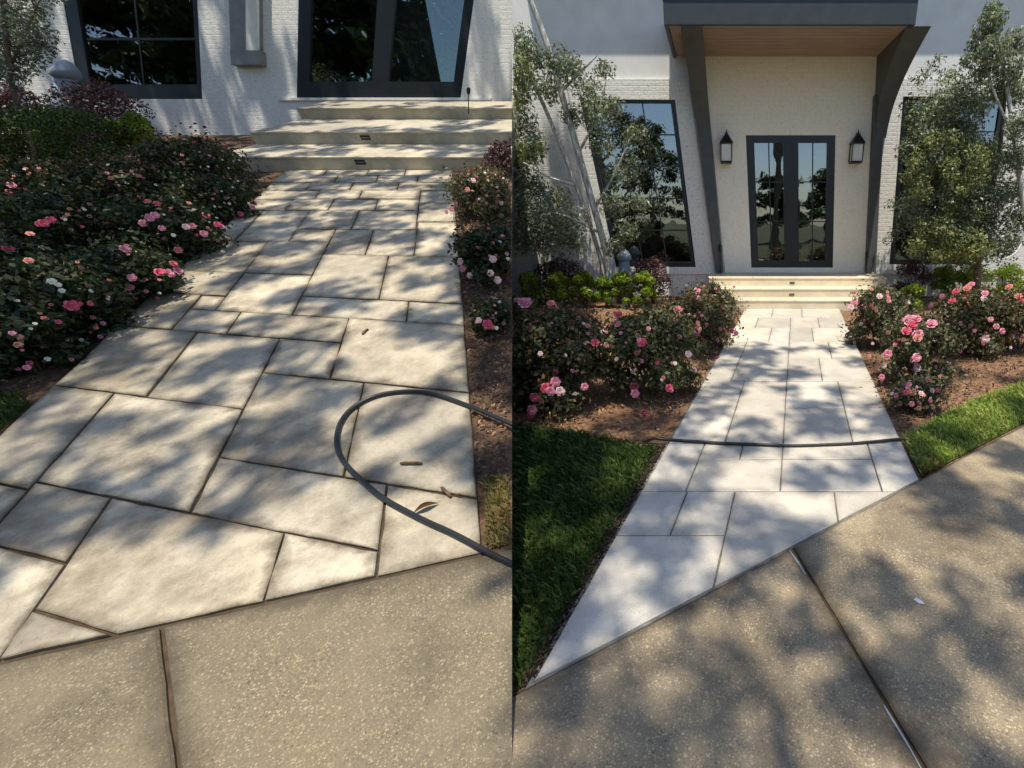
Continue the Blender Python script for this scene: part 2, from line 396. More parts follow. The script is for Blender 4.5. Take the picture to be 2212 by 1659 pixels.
# ------------------------------------------------------------------ paving
def line_x(p, q):
    return lambda y: p[0] + (q[0] - p[0]) * (y - p[1]) / (q[1] - p[1])
def clip_half(poly, p0, nrm):
    """keep the side where (v-p0).nrm >= 0"""
    o = []
    for i in range(len(poly)):
        a, b = poly[i], poly[(i + 1) % len(poly)]; da, db = (a - p0).dot(nrm), (b - p0).dot(nrm)
        if da >= 0: o.append(a)
        if (da > 0) != (db > 0) and abs(da - db) > 1e-9: o.append(a + (b - a) * (da / (da - db)))
    return o
def inset(poly, n, g):
    c = sum(poly, V()) / len(poly); res = list(poly)
    for i in range(len(poly)):
        a, b = poly[i], poly[(i + 1) % len(poly)]
        if (b - a).length < 1e-5: continue
        m = n.cross((b - a).normalized())
        if m.dot(c - a) < 0: m = -m
        res = clip_half(res, a + m * g, m)
        if len(res) < 3: return []
    return res
def area(poly, n):
    s = V()
    for i in range(1, len(poly) - 1): s += (poly[i] - poly[0]).cross(poly[i + 1] - poly[0])
    return abs(s.dot(n)) / 2
def slab(P, poly, gap, material, parent, name='paving_slab', thick=0.05, chamfer=0.004, lift=0.0, wob=0.0, ring=0.07):
    if P.side and max(sd(p) * P.side for p in poly) <= 0.01: return
    q = inset(poly, P.n, gap)
    if len(q) < 3 or area(q, P.n) < 0.002: return
    q = [p for i, p in enumerate(q) if (p - q[i - 1]).length > 1e-4]
    if wob:     # slightly uneven sawn / worn edges
        z = []
        for i in range(len(q)):
            a, b = q[i], q[(i + 1) % len(q)]; k = max(1, int((b - a).length / 0.09)); m = P.n.cross((b - a).normalized())
            for j in range(k):
                pt = a + (b - a) * (j / k)
                if j: pt = pt + m * ((noise.noise(pt * 9.0) + 0.5 * noise.noise(pt * 31.0)) * wob)
                z.append(pt)
        q = z
    i2 = inset(q, P.n, chamfer) if not wob else None
    c = sum(q, V()) / len(q)
    if not i2 or len(i2) != len(q): i2 = [p + (c - p).normalized() * chamfer * 1.4 for p in q]
    bm = bmesh.new()
    gl = bm.verts.layers.float.new('grime')
    inn = [p + (c - p).normalized() * min(ring, (c - p).length * 0.45) for p in i2]
    core = [bm.verts.new(p + P.n * lift) for p in inn]
    top = [bm.verts.new(p + P.n * lift) for p in i2]; mid = [bm.verts.new(p + P.n * (lift - chamfer)) for p in q]; bot = [bm.verts.new(p - P.n * thick) for p in q]
    bm.faces.new(core)
    for v_ in top + mid + bot: v_[gl] = 1.0
    for A, B_ in ((core, top), (top, mid), (mid, bot)):
        for i in range(len(q)):
            j = (i + 1) % len(q); bm.faces.new((A[i], B_[i], B_[j], A[j]))
    return obj(name, bm, material, parent, P.side)
def sheet(name, P, px, z, material, thick=0.12, parent=None, kind='structure', sub=0):
    pts = [G(P, x, y, z) for x, y in px]
    bm = prism(bmesh.new(), pts, -P.n * thick)
    o = obj(name, bm, material, parent, P.side)
    if kind and parent is None: o['kind'] = kind
    return o

# big ground under everything
bm = bmesh.new()
for a, b in (((-160, -160), (160, 160)),):
    bm.faces.new([bm.verts.new(p) for p in ((a[0], a[1], -0.45), (b[0], a[1], -0.45), (b[0], b[1], -0.45), (a[0], b[1], -0.45))])
tag(obj('ground', bm, 'turf_soil'), kind='structure')

# ---- right (clean) garden ground
RL = line_x((1606, 673), (1146, 1480)); RR = line_x((1816, 673), (1986, 1036))
def RS(s, y): return (RL(y) + s * (RR(y) - RL(y)), y)
RD0, RD1 = (1133, 1487), (1986, 1037)
rslope = (RD1[1] - RD0[1]) / (RD1[0] - RD0[0])
def rdrive(x): return RD0[1] + rslope * (x - RD0[0])
sheet('garden_bed', R, [(700, 612), (2700, 612), (2900, rdrive(2900) + 300), (2212, rdrive(2212)), (1133, 1490), (500, rdrive(500) + 60)], -0.035, 'mulch_light')
wk = sheet('walkway', R, [(RS(0, 664)), (RS(1, 664)), (1986, 1040), (1133, 1490)], -0.012, 'grout_clean')
d0, d1 = G(R, *RD0), G(R, *RD1); dn = R.n.cross((d1 - d0).normalized())
if dn.dot(G(R, 1700, 900) - d0) < 0: dn = -dn
rows = [(664, 686, [0, .3, .6, 1]), (686, 708, [0, .18, .49, .75, 1]), (708, 738, [0, .33, .49, .68, 1]), (738, 774, [0, .16, .49, .79, 1]),
        (774, 823, [0, .16, .49, .70, 1]), (823, 957, [0, .24, .49]), (823, 880, [.49, .79, 1]), (880, 957, [.49, .79, 1]),
        (957, 1061, [0, .156]), (957, 992, [.156, .32, .49]), (992, 1061, [.156, .49]), (957, 992, [.49, .85]), (992, 1061, [.49, .85]), (957, 1061, [.85, 1]),
        (1061, 1156, [0, .163, .331]), (1061, 1600, [.331, .68, 1]), (1156, 1700, [0, .331])]
for y0, y1, ss in rows:
    for a, b in zip(ss, ss[1:]):
        q = [G(R, *RS(a, y0)), G(R, *RS(b, y0)), G(R, *RS(b, y1)), G(R, *RS(a, y1))]
        q = clip_half(q, d0 + dn * 0.008, dn)
        if len(q) >= 3: slab(R, q, 0.0045, 'slab_clean', wk, lift=random.uniform(-0.002, 0.002), wob=0.004)
# driveway panels
dw = sheet('driveway', R, [(1000, rdrive(1000)), (2600, rdrive(2600)), (3400, 1300), (3400, 2600), (1000, 2600)], -0.016, 'grout_dirty')
jx = lambda y: 1712 + 0.61 * (y - 1195)
slab(R, [G(R, 900, rdrive(900)), G(R, 1712, rdrive(1712)), G(R, jx(2600), 2600), G(R, 900, 2600)], 0.005, 'concrete_wet', dw, 'concrete_panel', 0.1, 0.006, wob=0.004, ring=0.13)
slab(R, [G(R, 1714, rdrive(1714)), G(R, 2700, rdrive(2700)), G(R, 3500, 1300), G(R, 3500, 2600), G(R, jx(2600), 2600)], 0.005, 'concrete_wet', dw, 'concrete_panel', 0.1, 0.006, wob=0.004, ring=0.13)

# ---- left (dirty) garden ground
LL = line_x((500, 475), (0, 940)); LR = line_x((986, 482), (1040, 1193))
LD0, LD1 = (0, 1430), (1040, 1197)
lsl = (LD1[1] - LD0[1]) / (LD1[0] - LD0[0])
def ldrive(x): return LD0[1] + lsl * (x - LD0[0])
def LP(s, yc):
    """point where the long joint s meets the cross joint whose height at x=500 is yc"""
    m = max(0.0, (yc - 480) / 3200.0)
    y = yc
    for _ in range(20):
        x = LL(y) + s * (LR(y) - LL(y)); y = yc + m * (x - 500)
    return (x, y)
sheet('garden_bed', L, [(-1500, 255), (1300, 255), (1300, ldrive(1300)), (-1500, ldrive(-1500))], -0.035, 'mulch')
wkl = sheet('walkway', L, [LP(0, 362), LP(1, 362), (1040, 1200), (-330, ldrive(-330))], -0.018, 'grout_dirty')
d0, d1 = G(L, *LD0), G(L, *LD1); dn = L.n.cross((d1 - d0).normalized())
if dn.dot(G(L, 600, 900) - d0) < 0: dn = -dn
LS = [(0, .163, 880, 1150), (0, .163, 1150, 1700), (.163, .485, 880, 1126), (.485, .745, 797, 991), (.485, .83, 991, 1126), (.745, 1, 797, 991), (.83, 1, 991, 1700),
      (.163, .327, 1126, 1310), (.327, .665, 1126, 1447), (.665, .83, 1126, 1700), (.163, .327, 1310, 1700), (.327, .665, 1447, 1700),
      (0, .243, 722, 880), (.243, .485, 722, 880), (.485, .66, 722, 797), (.66, 1, 672, 797), (.327, .66, 672, 722), (0, .163, 640, 722), (.163, .327, 672, 722), (.163, .243, 640, 672),
      (.485, .736, 545, 632), (.736, 1, 545, 632), (.485, .83, 632, 672), (.83, 1, 632, 672), (.243, .485, 588, 672), (0, .243, 588, 640), (.24, .485, 520, 588), (0, .24, 520, 588),
      (.485, .645, 494, 545), (.645, .83, 494, 545), (.83, 1, 479, 545), (.32, .55, 454, 494), (.1, .32, 454, 520), (0, .1, 454, 520), (.32, .485, 494, 520), (.55, .825, 454, 494), (.825, 1, 440, 479),
      (0, .2, 430, 454), (.2, .4, 430, 454), (.4, .62, 430, 454), (.62, .825, 430, 454), (.825, 1, 412, 440), (0, .3, 411, 430), (.3, .52, 411, 430), (.52, .825, 411, 430),
      (0, .22, 394, 411), (.22, .45, 394, 411), (.45, .7, 394, 411), (.7, 1, 394, 411), (0, .34, 379, 394), (.34, .57, 379, 394), (.57, .8, 379, 394), (.8, 1, 379, 394),
      (0, .25, 362, 379), (.25, .5, 362, 379), (.5, .72, 362, 379), (.72, 1, 362, 379)]
for a, b, y0, y1 in LS:
    q = [G(L, *LP(a, y0)), G(L, *LP(b, y0)), G(L, *LP(b, y1)), G(L, *LP(a, y1))]
    q = clip_half(q, d0 + dn * 0.008, dn)
    if len(q) >= 3: slab(L, q, 0.006, 'slab_dirty', wkl, lift=random.uniform(-0.004, 0.004), wob=0.008)
dwl = sheet('driveway', L, [(-1500, ldrive(-1500)), (1300, ldrive(1300)), (1300, 2300), (-1500, 2300)], -0.016, 'grout_dirty')
jl = lambda y: 346 + (382 - 346) * (y - 1351) / (1659 - 1351)
slab(L, [G(L, -1500, ldrive(-1500)), G(L, jl(1352), ldrive(jl(1352))), G(L, jl(2300), 2300), G(L, -1500, 2300)], 0.007, 'concrete_dry', dwl, 'concrete_panel', 0.1, 0.006, wob=0.005, ring=0.16)
slab(L, [G(L, jl(1352), ldrive(jl(1352))), G(L, 1300, ldrive(1300)), G(L, 1300, 2300), G(L, jl(2300), 2300)], 0.007, 'concrete_dry', dwl, 'concrete_panel', 0.1, 0.006, wob=0.005, ring=0.16)

# earth bank that carries the sloping garden, along the line where the two gardens meet
bm = bmesh.new()
e0, e1 = loc(L, 0, -0.6, 0), loc(L, 0, 8.6, 0)
def on_seam(y, z): return G(L, 1106, y, z)
pa, pb = G(L, 1106, 1950, -0.14), G(L, 1106, 150, -0.14)
dn_ = (V((0, 0, -1)) + SEAM_N * SEAM_N.z).normalized()      # straight down, kept in the plane where the gardens meet
pts = [pa, pb, pb + dn_ * ((pb.z + 0.6) / -dn_.z), pa + dn_ * (max(0.02, pa.z + 0.6) / -dn_.z)]
pts = [p - SEAM_N * 0.006 for p in pts]
prism(bm, pts, V((-0.5, 0, 0)))
tag(obj('earth_bank', bm, 'soil'), kind='structure')

# ------------------------------------------------------------------ lawns and loose cover
def poly_points(P, px, n, z=0.0):
    xs = [p[0] for p in px]; ys = [p[1] for p in px]
    pts = [G(P, x, y, z) for x, y in px]
    A = np.array([[(p - P.o).dot(EX), (p - P.o).dot(P.f)] for p in pts])
    lo, hi = A.min(0), A.max(0); res = []
    tot = 0
    while tot < n:
        c = RNG.uniform(lo, hi, (n * 3, 2)); ins = np.zeros(len(c), bool); j = len(A) - 1
        for i in range(len(A)):
            cond = ((A[i, 1] > c[:, 1]) != (A[j, 1] > c[:, 1])) & (c[:, 0] < (A[j, 0] - A[i, 0]) * (c[:, 1] - A[i, 1]) / (A[j, 1] - A[i, 1] + 1e-12) + A[i, 0])
            ins ^= cond; j = i
        c = c[ins]; res.append(c); tot += len(c)
    c = np.concatenate(res)[:n]
    w_ = np.array(P.o)[None] + c[:, :1] * np.array(EX) + c[:, 1:] * np.array(P.f) + z * np.array(P.n)
    return w_[seam_ok(w_, P.side, 0.01)]
def grass(name, P, px, n, hgt, material, label, wid=0.005):
    base = poly_points(P, px, n, -0.02); n = len(base)
    up = np.array([0, 0, 1.0]); h = RNG.uniform(0.5, 1.2, n)[:, None] * hgt
    lean = RNG.normal(0, 0.45, (n, 3)); lean[:, 2] = 0
    sd_ = unit(np.cross(lean + 1e-3, up)) * wid
    mid = base + up * h * 0.6 + lean * h * 0.3; tip = base + up * h * 0.95 + lean * h
    o = quads(name, np.stack([base - sd_, base + sd_, mid + sd_ * 0.7, tip], 1), material)
    return tag(o, label, 'grass', kind='stuff')
def chips(name, P, px, n, size, material, label):
    c = poly_points(P, px, n, -0.025); n = len(c); s = RNG.uniform(0.4, 1.5, n) * size
    d = np.tile(np.array(P.n), (n, 1)) * 1.3; c = c + np.array(P.n) * RNG.uniform(0, 0.025, n)[:, None]
    return tag(quads(name, leaves(c, d, s, 0.35, 0.5), material), label, 'mulch', kind='stuff')
lawn_r_left = [(800, 915), (1106, 918), (1260, 940), (1370, 962), (1424, 968), (1341, 1110), (1209, 1340), (1127, 1482), (800, 1660)]
lawn_r_right = [(1950, 948), (2020, 908), (2110, 864), (2230, 822), (2500, 740), (2500, rdrive(2500) - 5), (2212, rdrive(2212) - 5), (1992, rdrive(1992) - 5), (1966, 985)]
sheet('lawn', R, lawn_r_left, -0.022, 'turf_soil', 0.05)
sheet('soil_edge', R, [(1424, 968), (1436, 972), (1146, 1480), (1127, 1482)], -0.024, 'soil', 0.05)
sheet('lawn', R, lawn_r_right, -0.022, 'turf_soil', 0.05)
grass('lawn_grass', R, lawn_r_left, 26000, 0.055, 'grass_shade_tint', 'dark shaded lawn grass left of the clean walkway')
grass('lawn_grass', R, lawn_r_right, 16000, 0.05, 'grass_sun_tint', 'bright green lawn grass at the right between mulch and driveway')
grass('lawn_grass', R, [(1952, 950), (2000, 960), (2040, 1010), (1992, 1030)], 1500, 0.04, 'grass_straw', 'straw coloured dry grass in the corner beside the clean walkway')
lawn_l = [(-500, 800), (-60, 850), (30, 850), (70, 872), (20, 915), (-60, 985), (-500, 1400)]
grass('lawn_grass', L, lawn_l, 9000, 0.05, 'grass_shade_tint', 'dark lawn grass at the left edge below the rose bed')
grass('lawn_grass', L, [(1046, 1030), (1150, 1030), (1150, 1170), (1052, 1185)], 1600, 0.028, 'grass_straw', 'dry brown grass strip beside the coiled hose')
bed_r_l = [(900, 640), (1590, 690), (1440, 950), (1400, 965), (1250, 935), (900, 915)]
chips('mulch_chips', R, bed_r_l, 9000, 0.045, 'chips_light', 'orange brown mulch chips in the bed left of the clean walkway')
chips('mulch_chips', R, [(1826, 690), (2400, 690), (2400, 760), (2110, 860), (1950, 945), (1940, 935)], 9000, 0.04, 'chips', 'brown mulch chips in the bed right of the clean walkway')
chips('mulch_chips', R, [(1418, 960), (1440, 965), (1160, 1470), (1128, 1478)], 2500, 0.022, 'chips_dark', 'dark soil crumbs along the left edge of the clean walkway')
chips('mulch_chips', L, [(-200, 360), (520, 380), (480, 480), (60, 880), (-200, 880)], 9000, 0.035, 'chips', 'dark brown mulch chips under the roses left of the dirty walkway')
chips('mulch_chips', L, [(990, 400), (1150, 400), (1150, 1040), (1032, 1040)], 7000, 0.03, 'chips', 'reddish brown mulch chips between dirty walkway and right roses')

# ------------------------------------------------------------------ walls
def wall_pts(px, plane, front):
    p0, n = plane
    return [hit(x, y, p0 + n * front, n) for x, y in px]
def wpoly(name, px, plane, front, back, material, parent, side, bev=0.0):
    n = plane[1]; bm = prism(bmesh.new(), wall_pts(px, plane, front), -n * (front - back))
    if bev: bevel(bm, bev, 2)
    return obj(name, bm, material, parent, side)
def wall_with_holes(name, outer, holes, plane, thick, material, parent, side):
    p0, n = plane
    loops = [wall_pts(outer, plane, 0)] + [wall_pts(h, plane, 0) for h in holes]
    tris = tessellate_polygon([[V((p.x, p.z, 0)) for p in lp] for lp in loops])
    flat = [p for lp in loops for p in lp]
    bm = bmesh.new(); A = [bm.verts.new(p) for p in flat]; B_ = [bm.verts.new(p - n * thick) for p in flat]
    for t in tris:
        bm.faces.new([A[i] for i in t]); bm.faces.new([B_[i] for i in reversed(t)])
    k = 0
    for lp in loops:
        m = len(lp)
        for i in range(m):
            a, b = k + i, k + (i + 1) % m; bm.faces.new((A[a], B_[a], B_[b], A[b]))
        k += m
    return obj(name, bm, material, parent, side)
def lerp(a, b, t): return (a[0] + (b[0] - a[0]) * t, a[1] + (b[1] - a[1]) * t)
def quad_in(q, u0, u1, v0, v1):
    """sub-quad of q = (top-left, top-right, bottom-right, bottom-left)"""
    f = lambda u, v: lerp(lerp(q[0], q[1], u), lerp(q[3], q[2], u), v)
    return [f(u0, v0), f(u1, v0), f(u1, v1), f(u0, v1)]
def window(name, q, plane, house, side, frame=(0.07, 0.07, 0.035, 0.05), cols=2, rows=4, depth_=-0.10, fr='black_frame', stile=0.0, label=None):
    l, r, t, b = frame
    bm = bmesh.new(); n = plane[1]
    outer = q
    for u0, u1, v0, v1 in ((0, l, 0, 1), (1 - r, 1, 0, 1), (l, 1 - r, 0, t), (l, 1 - r, 1 - b, 1)):
        prism(bm, wall_pts(quad_in(outer, u0, u1, v0, v1), plane, depth_ + 0.05), -n * 0.07)
    if stile:
        prism(bm, wall_pts(quad_in(outer, 0.5 - stile, 0.5 + stile, t, 1 - b), plane, depth_ + 0.045), -n * 0.06)
    wdw = obj(name, bm, fr, house, side)
    if label: wdw['label'] = label
    panes = [(l, 1 - r)] if not stile else [(l, 0.5 - stile), (0.5 + stile, 1 - r)]
    for u0, u1 in panes:
        bm = prism(bmesh.new(), wall_pts(quad_in(outer, u0, u1, t, 1 - b), plane, depth_ + 0.012), -n * 0.006)
        obj('pane', bm, 'glass', wdw, side)
        for i in range(1, cols):
            u = u0 + (u1 - u0) * i / cols; d = 0.006
            obj('muntin', prism(bmesh.new(), wall_pts(quad_in(outer, u - d, u + d, t, 1 - b), plane, depth_ + 0.024), -n * 0.010), fr, wdw, side)
        for i in range(1, rows):
            v = t + (1 - b - t) * i / rows; d = 0.004
            obj('muntin', prism(bmesh.new(), wall_pts(quad_in(outer, u0, u1, v - d, v + d), plane, depth_ + 0.022), -n * 0.008), fr, wdw, side)
    return wdw

# ---- right house
RW = (V((0, 10.4, 0)), V((0, -1, 0)))
hr = empty('house', V((1.5, 10.4, 0)))
tag(hr, 'white brick house with slate hood over the entrance above the clean walkway', 'house')
winL = [(1252, 214), (1458, 215), (1503, 577), (1330, 577)]
winR = [(1951, 208), (2175, 208), (2118, 572), (1921, 572)]
doorR = [(1611, 292), (1805, 292), (1799, 578), (1623, 578)]
wall_with_holes('wall', [(900, 172), (2600, 172), (2480, 640), (980, 640)], [winL, winR, doorR], RW, 0.28, 'white_brick', hr, 1)
wpoly('upper_wall', [(840, -240), (2650, -240), (2600, 171.5), (900, 171.5)], RW, -0.02, -0.28, 'stucco_grey', hr, 1)
wpoly('eave', [(800, -262), (2750, -262), (2750, -232), (800, -232)], RW, 0.50, -0.3, 'stucco_white', hr, 1)
# entrance bay: cream plaster between the posts
bayo = [(1521, 122), (1895, 122), (1872, 589), (1566, 589)]
wall_with_holes('entrance_wall', bayo, [doorR], (RW[0] + RW[1] * 0.03, RW[1]), 0.028, 'stucco_cream', hr, 1)
# brick surround of the windows stands slightly proud
for q, nm in ((winL, 'window_surround'), (winR, 'window_surround')):
    if q is winL:
        o1 = [(1222, 171), (1487, 171), (1546, 592), (1300, 592)]
    else:
        o1 = [(1912, 171), (2215, 171), (2150, 592), (1892, 592)]
    wall_with_holes(nm, o1, [q], (RW[0] + RW[1] * 0.045, RW[1]), 0.044, 'white_brick', hr, 1)
window('window', winL, RW, hr, 1, (0.05, 0.05, 0.02, 0.03), 3, 5, -0.04, label='tall black framed window left of the entrance behind the leaning tree')
window('window', winR, RW, hr, 1, (0.05, 0.05, 0.02, 0.03), 3, 5, -0.04, label='tall black framed window right of the entrance behind the olive tree')
window('door', doorR, RW, hr, 1, (0.09, 0.09, 0.055, 0.05), 2, 3, -0.03, stile=0.085, label='black double glazed entrance door')
for x in (1693, 1727):
    pts = wall_pts([(x, 440), (x, 480)], RW, 0.05); obj('door_handle', tube(bmesh.new(), pts, 0.012, 8), 'lamp_black', hr, 1)
# pilasters with curved brackets carrying the hood
def pilaster(px):
    return wpoly('pilaster', px, RW, 0.16, 0.0, 'bracket_paint', hr, 1, 0.006)
pilaster([(1497, 205), (1529, 205), (1563, 588), (1546, 588)])
pilaster([(1890, 205), (1915, 205), (1889, 588), (1871, 588)])
zs = wall_pts([(1700, 123)], RW, 0)[0].z           # soffit height
yf = hit(1700, 50, V((0, 0, zs)), V((0, 0, 1))).y  # hood front
def bracket(x0t, x1t, x0b, x1b):
    """board in the Y-Z plane whose front edge curves out from the wall to the hood"""
    a = wall_pts([(x0t, 123), (x1t, 123)], RW, 0.0); b = wall_pts([(x0b, 300), (x1b, 300)], RW, 0.0)
    bm = bmesh.new(); prof = []
    for k in range(13):
        t = k / 12; z = b[0].z + (zs - b[0].z) * t
        prof.append((t, z, 0.16 + (10.4 - yf - 0.16 - 0.12) * (t ** 2.4)))
    rows_ = []
    for t, z, d in prof:
        xl = b[0].x + (a[0].x - b[0].x) * t; xr = b[1].x + (a[1].x - b[1].x) * t
        rows_.append([bm.verts.new(p) for p in ((xl, 10.4, z), (xr, 10.4, z), (xr, 10.4 - d, z), (xl, 10.4 - d, z))])
    for A, B_ in zip(rows_, rows_[1:]):
        for k in range(4): bm.faces.new((A[k], A[(k + 1) % 4], B_[(k + 1) % 4], B_[k]))
    bm.faces.new(rows_[0][::-1]); bm.faces.new(rows_[-1])
    obj('bracket', bm, 'bracket_paint', hr, 1)
bracket(1483, 1523, 1509, 1536)
bracket(1893, 1938, 1885, 1908)
xa = hit(1434, 50, V((0, yf, 0)), V((0, -1, 0))).x; xb = hit(1978, 50, V((0, yf, 0)), V((0, -1, 0))).x
def wbox(name, x0, x1, y0, y1, z0, z1, m, parent, side=0, bev=0.0):
    bm = prism(bmesh.new(), [V((x0, y0, z0)), V((x1, y0, z0)), V((x1, y1, z0)), V((x0, y1, z0))], V((0, 0, z1 - z0)))
    if bev: bevel(bm, bev, 2)
    return obj(name, bm, m, parent, side)
hood = wbox('hood_fascia', xa, xb, yf, yf + 0.06, zs - 0.02, zs + 0.42, 'slate_paint', hr, 0, 0.006)
wbox('hood_side', xa, xa + 0.06, yf + 0.062, 10.39, zs - 0.02, zs + 0.42, 'slate_paint', hr)
wbox('hood_side', xb - 0.06, xb, yf + 0.062, 10.39, zs - 0.02, zs + 0.42, 'slate_paint', hr)
wbox('hood_trim', xa - 0.05, xb + 0.05, yf - 0.05, 10.385, zs + 0.425, zs + 0.50, 'slate_paint', hr, 0, 0.01)
npl = 10
for k in range(npl):       # soffit boards
    y0 = yf + 0.065 + (10.38 - yf - 0.065) * k / npl; y1 = yf + 0.065 + (10.38 - yf - 0.065) * (k + 1) / npl
    wbox('soffit_board', xa + 0.065, xb - 0.065, y0 + 0.004, y1 - 0.004, zs, zs + 0.02, 'soffit_wood', hr)
wbox('interior', -4.2, 5.6, 10.7, 13.0, 0.3, 4.4, 'interior', hr, 1)
# landing and steps
def steps(P, name, label, noses, zr, back_b, mat_, lights, light_w, align=False):
    """noses: list of (x0, x1, y_base) pixel rows, bottom step first; each riser stands at y_base on the tread below"""
    root = None; bs = [bdist(P, nz[2], k * zr) for k, nz in enumerate(noses)] + [back_b]
    k0 = noses[0]; root = empty(name, G(P, (max(k0[0], 1120 if P.side > 0 else 0) + min(k0[1], 1100 if P.side < 0 else 4000)) / 2, k0[2])); tag(root, label, 'steps')
    for k, (x0, x1, yb) in enumerate(noses):
        a0 = (G(P, x0, yb, k * zr) - P.o).dot(EX); a1 = (G(P, x1, yb, k * zr) - P.o).dot(EX)
        if k == 0: a00 = a0
        if align: a0 = a00
        b0 = bs[k]; b1 = bs[k + 1]
        obj('riser', box(bmesh.new(), P, a0 + 0.012, a1 - 0.012, b0 + 0.010, b1 + 0.3 if k < len(noses) - 1 else b1, k * zr - 0.03, (k + 1) * zr - 0.0285), mat_, root, P.side)
        nseg = 4; 
        for j in range(nseg):
            bm = box(bmesh.new(), P, a0 + (a1 - a0) * j / nseg + 0.0015, a0 + (a1 - a0) * (j + 1) / nseg - 0.0015, b0, b1 + 0.018 if k < len(noses) - 1 else b1, (k + 1) * zr - 0.028, (k + 1) * zr)
            bevel(bm, 0.006, 2); obj('tread', bm, mat_, root, P.side)
        for lx, ly in lights:
            if ly[0] == k:
                c = hit(lx, ly[1], loc(P, 0, b0 + 0.02, 0), P.f)
                a = (c - P.o).dot(EX); cc = (c - P.o).dot(P.n)
                bm = box(bmesh.new(), P, a - light_w, a + light_w, b0 + 0.003, b0 + 0.014, cc - light_w * 0.42, cc + light_w * 0.42); bevel(bm, 0.003, 1)
                sl = obj('step_light', bm, 'lamp_black', root, P.side)
                obj('louvre', box(bmesh.new(), P, a - light_w * 0.8, a + light_w * 0.8, b0 - 0.002, b0 + 0.0035, cc - light_w * 0.08, cc + light_w * 0.08), 'grey_paint', sl, P.side)
    return root
# explicit rows so that treads are 0.36 m deep
def brow(P, b, z):
    return project(loc(P, 0, b, z))[1]
b1 = bdist(R, 668)
steps(R, 'stone_steps', 'clean cream stone steps leading up to the black double door',
      [(1556, 1880, 668), (1545, 1896, brow(R, b1 + 0.36, 0.165)), (1530, 1914, brow(R, b1 + 0.72, 0.33))], 0.165, 10.37, 'step_stone_clean',
      [(1710, (1, 636)), (1711, (2, 611))], 0.05)

# ---- left house
base_l = hit(553, 217, L.o + L.n * 0.45 * KL, L.n)
LW = (base_l, V((0, -1, 0)))
hl = empty('house', V((base_l.x, base_l.y, base_l.z)))
tag(hl, 'white brick house with dark glazed door above the dirty walkway', 'house')
lw1 = [(122, -6), (422, -6), (437, 214), (172, 214)]
lw1 = [(60, -420), (405, -420), (437, 214), (174, 214)]
ld1 = [(652, -420), (1080, -420), (995, 211), (641, 211)]
wall_with_holes('wall', [(-900, -520), (1500, -520), (1300, 345), (-700, 345)], [lw1, ld1], LW, 0.3, 'white_brick', hl, -1)
window('window', lw1, LW, hl, -1, (0.10, 0.035, 0.02, 0.05), 2, 6, -0.06, label='dark framed window with pale green curtains behind the boxwood')
window('door', ld1, LW, hl, -1, (0.07, 0.055, 0.02, 0.055), 1, 1, -0.05, stile=0.05, label='black glazed double door at the top of the steps')
wpoly('pier', [(480, -420), (553, -420), (560, 128), (498, 128)], LW, 0.09, 0.0, 'grey_paint', hl, -1, 0.004)
wpoly('pier_face', [(527, -420), (551, -420), (557, 112), (531, 112)], LW, 0.13, 0.09, 'stucco_white', hl, -1, 0.004)
wpoly('pier_base', [(496, 108), (560, 108), (562, 140), (499, 140)], LW, 0.15, 0.0, 'grey_paint', hl, -1, 0.006)
wpoly('door_sill', [(600, 211), (1060, 211), (1060, 217), (600, 217)], LW, 0.04, -0.05, 'stucco_white', hl, -1, 0.003)
LBX = base_l
def lroom():
    bm = prism(bmesh.new(), [V((base_l.x - 9, base_l.y + 0.35, base_l.z - 0.3)), V((base_l.x + 2.5, base_l.y + 0.35, base_l.z - 0.3)), V((base_l.x + 2.5, base_l.y + 2.6, base_l.z - 0.3)), V((base_l.x - 9, base_l.y + 2.6, base_l.z - 0.3))], V((0, 0, 3.0)))
    bm.faces.ensure_lookup_table()
    return obj('interior', bm, 'interior', hl, -1)
lroom()
def curtain(q, n=7):
    pts = wall_pts(q, LW, -0.22); bm = bmesh.new(); top, bot = [], []
    for i in range(n * 4 + 1):
        u = i / (n * 4); dy = 0.03 * math.sin(u * n * 2 * math.pi)
        a = pts[0].lerp(pts[1], u); b = pts[3].lerp(pts[2], u)
        top.append(bm.verts.new(a + V((0, dy, 0)))); bot.append(bm.verts.new(b + V((0, dy, 0))))
    for i in range(n * 4): bm.faces.new((top[i], top[i + 1], bot[i + 1], bot[i]))
    bmesh.ops.solidify(bm, geom=bm.faces[:], thickness=0.006)
    obj('curtain', bm, 'curtain', hl, -1, True)
curtain([(130, -420), (212, -420), (236, 240), (176, 240)]); curtain([(296, -300), (330, -300), (336, 44), (300, 44)], 3); curtain([(352, -300), (392, -300), (398, 50), (366, 50)], 3)
b1 = bdist(L, 367)
steps(L, 'stone_steps', 'stained stone steps with two black step lights below the dark door', [(470, 1300, 367), (470, 1300, 312), (425, 1300, 258)], 0.15 * KL, bdist(L, 219, 0.45 * KL), 'step_stone_dirty',
      [(779, (0, 350)), (790, (1, 297))], 0.08, True)

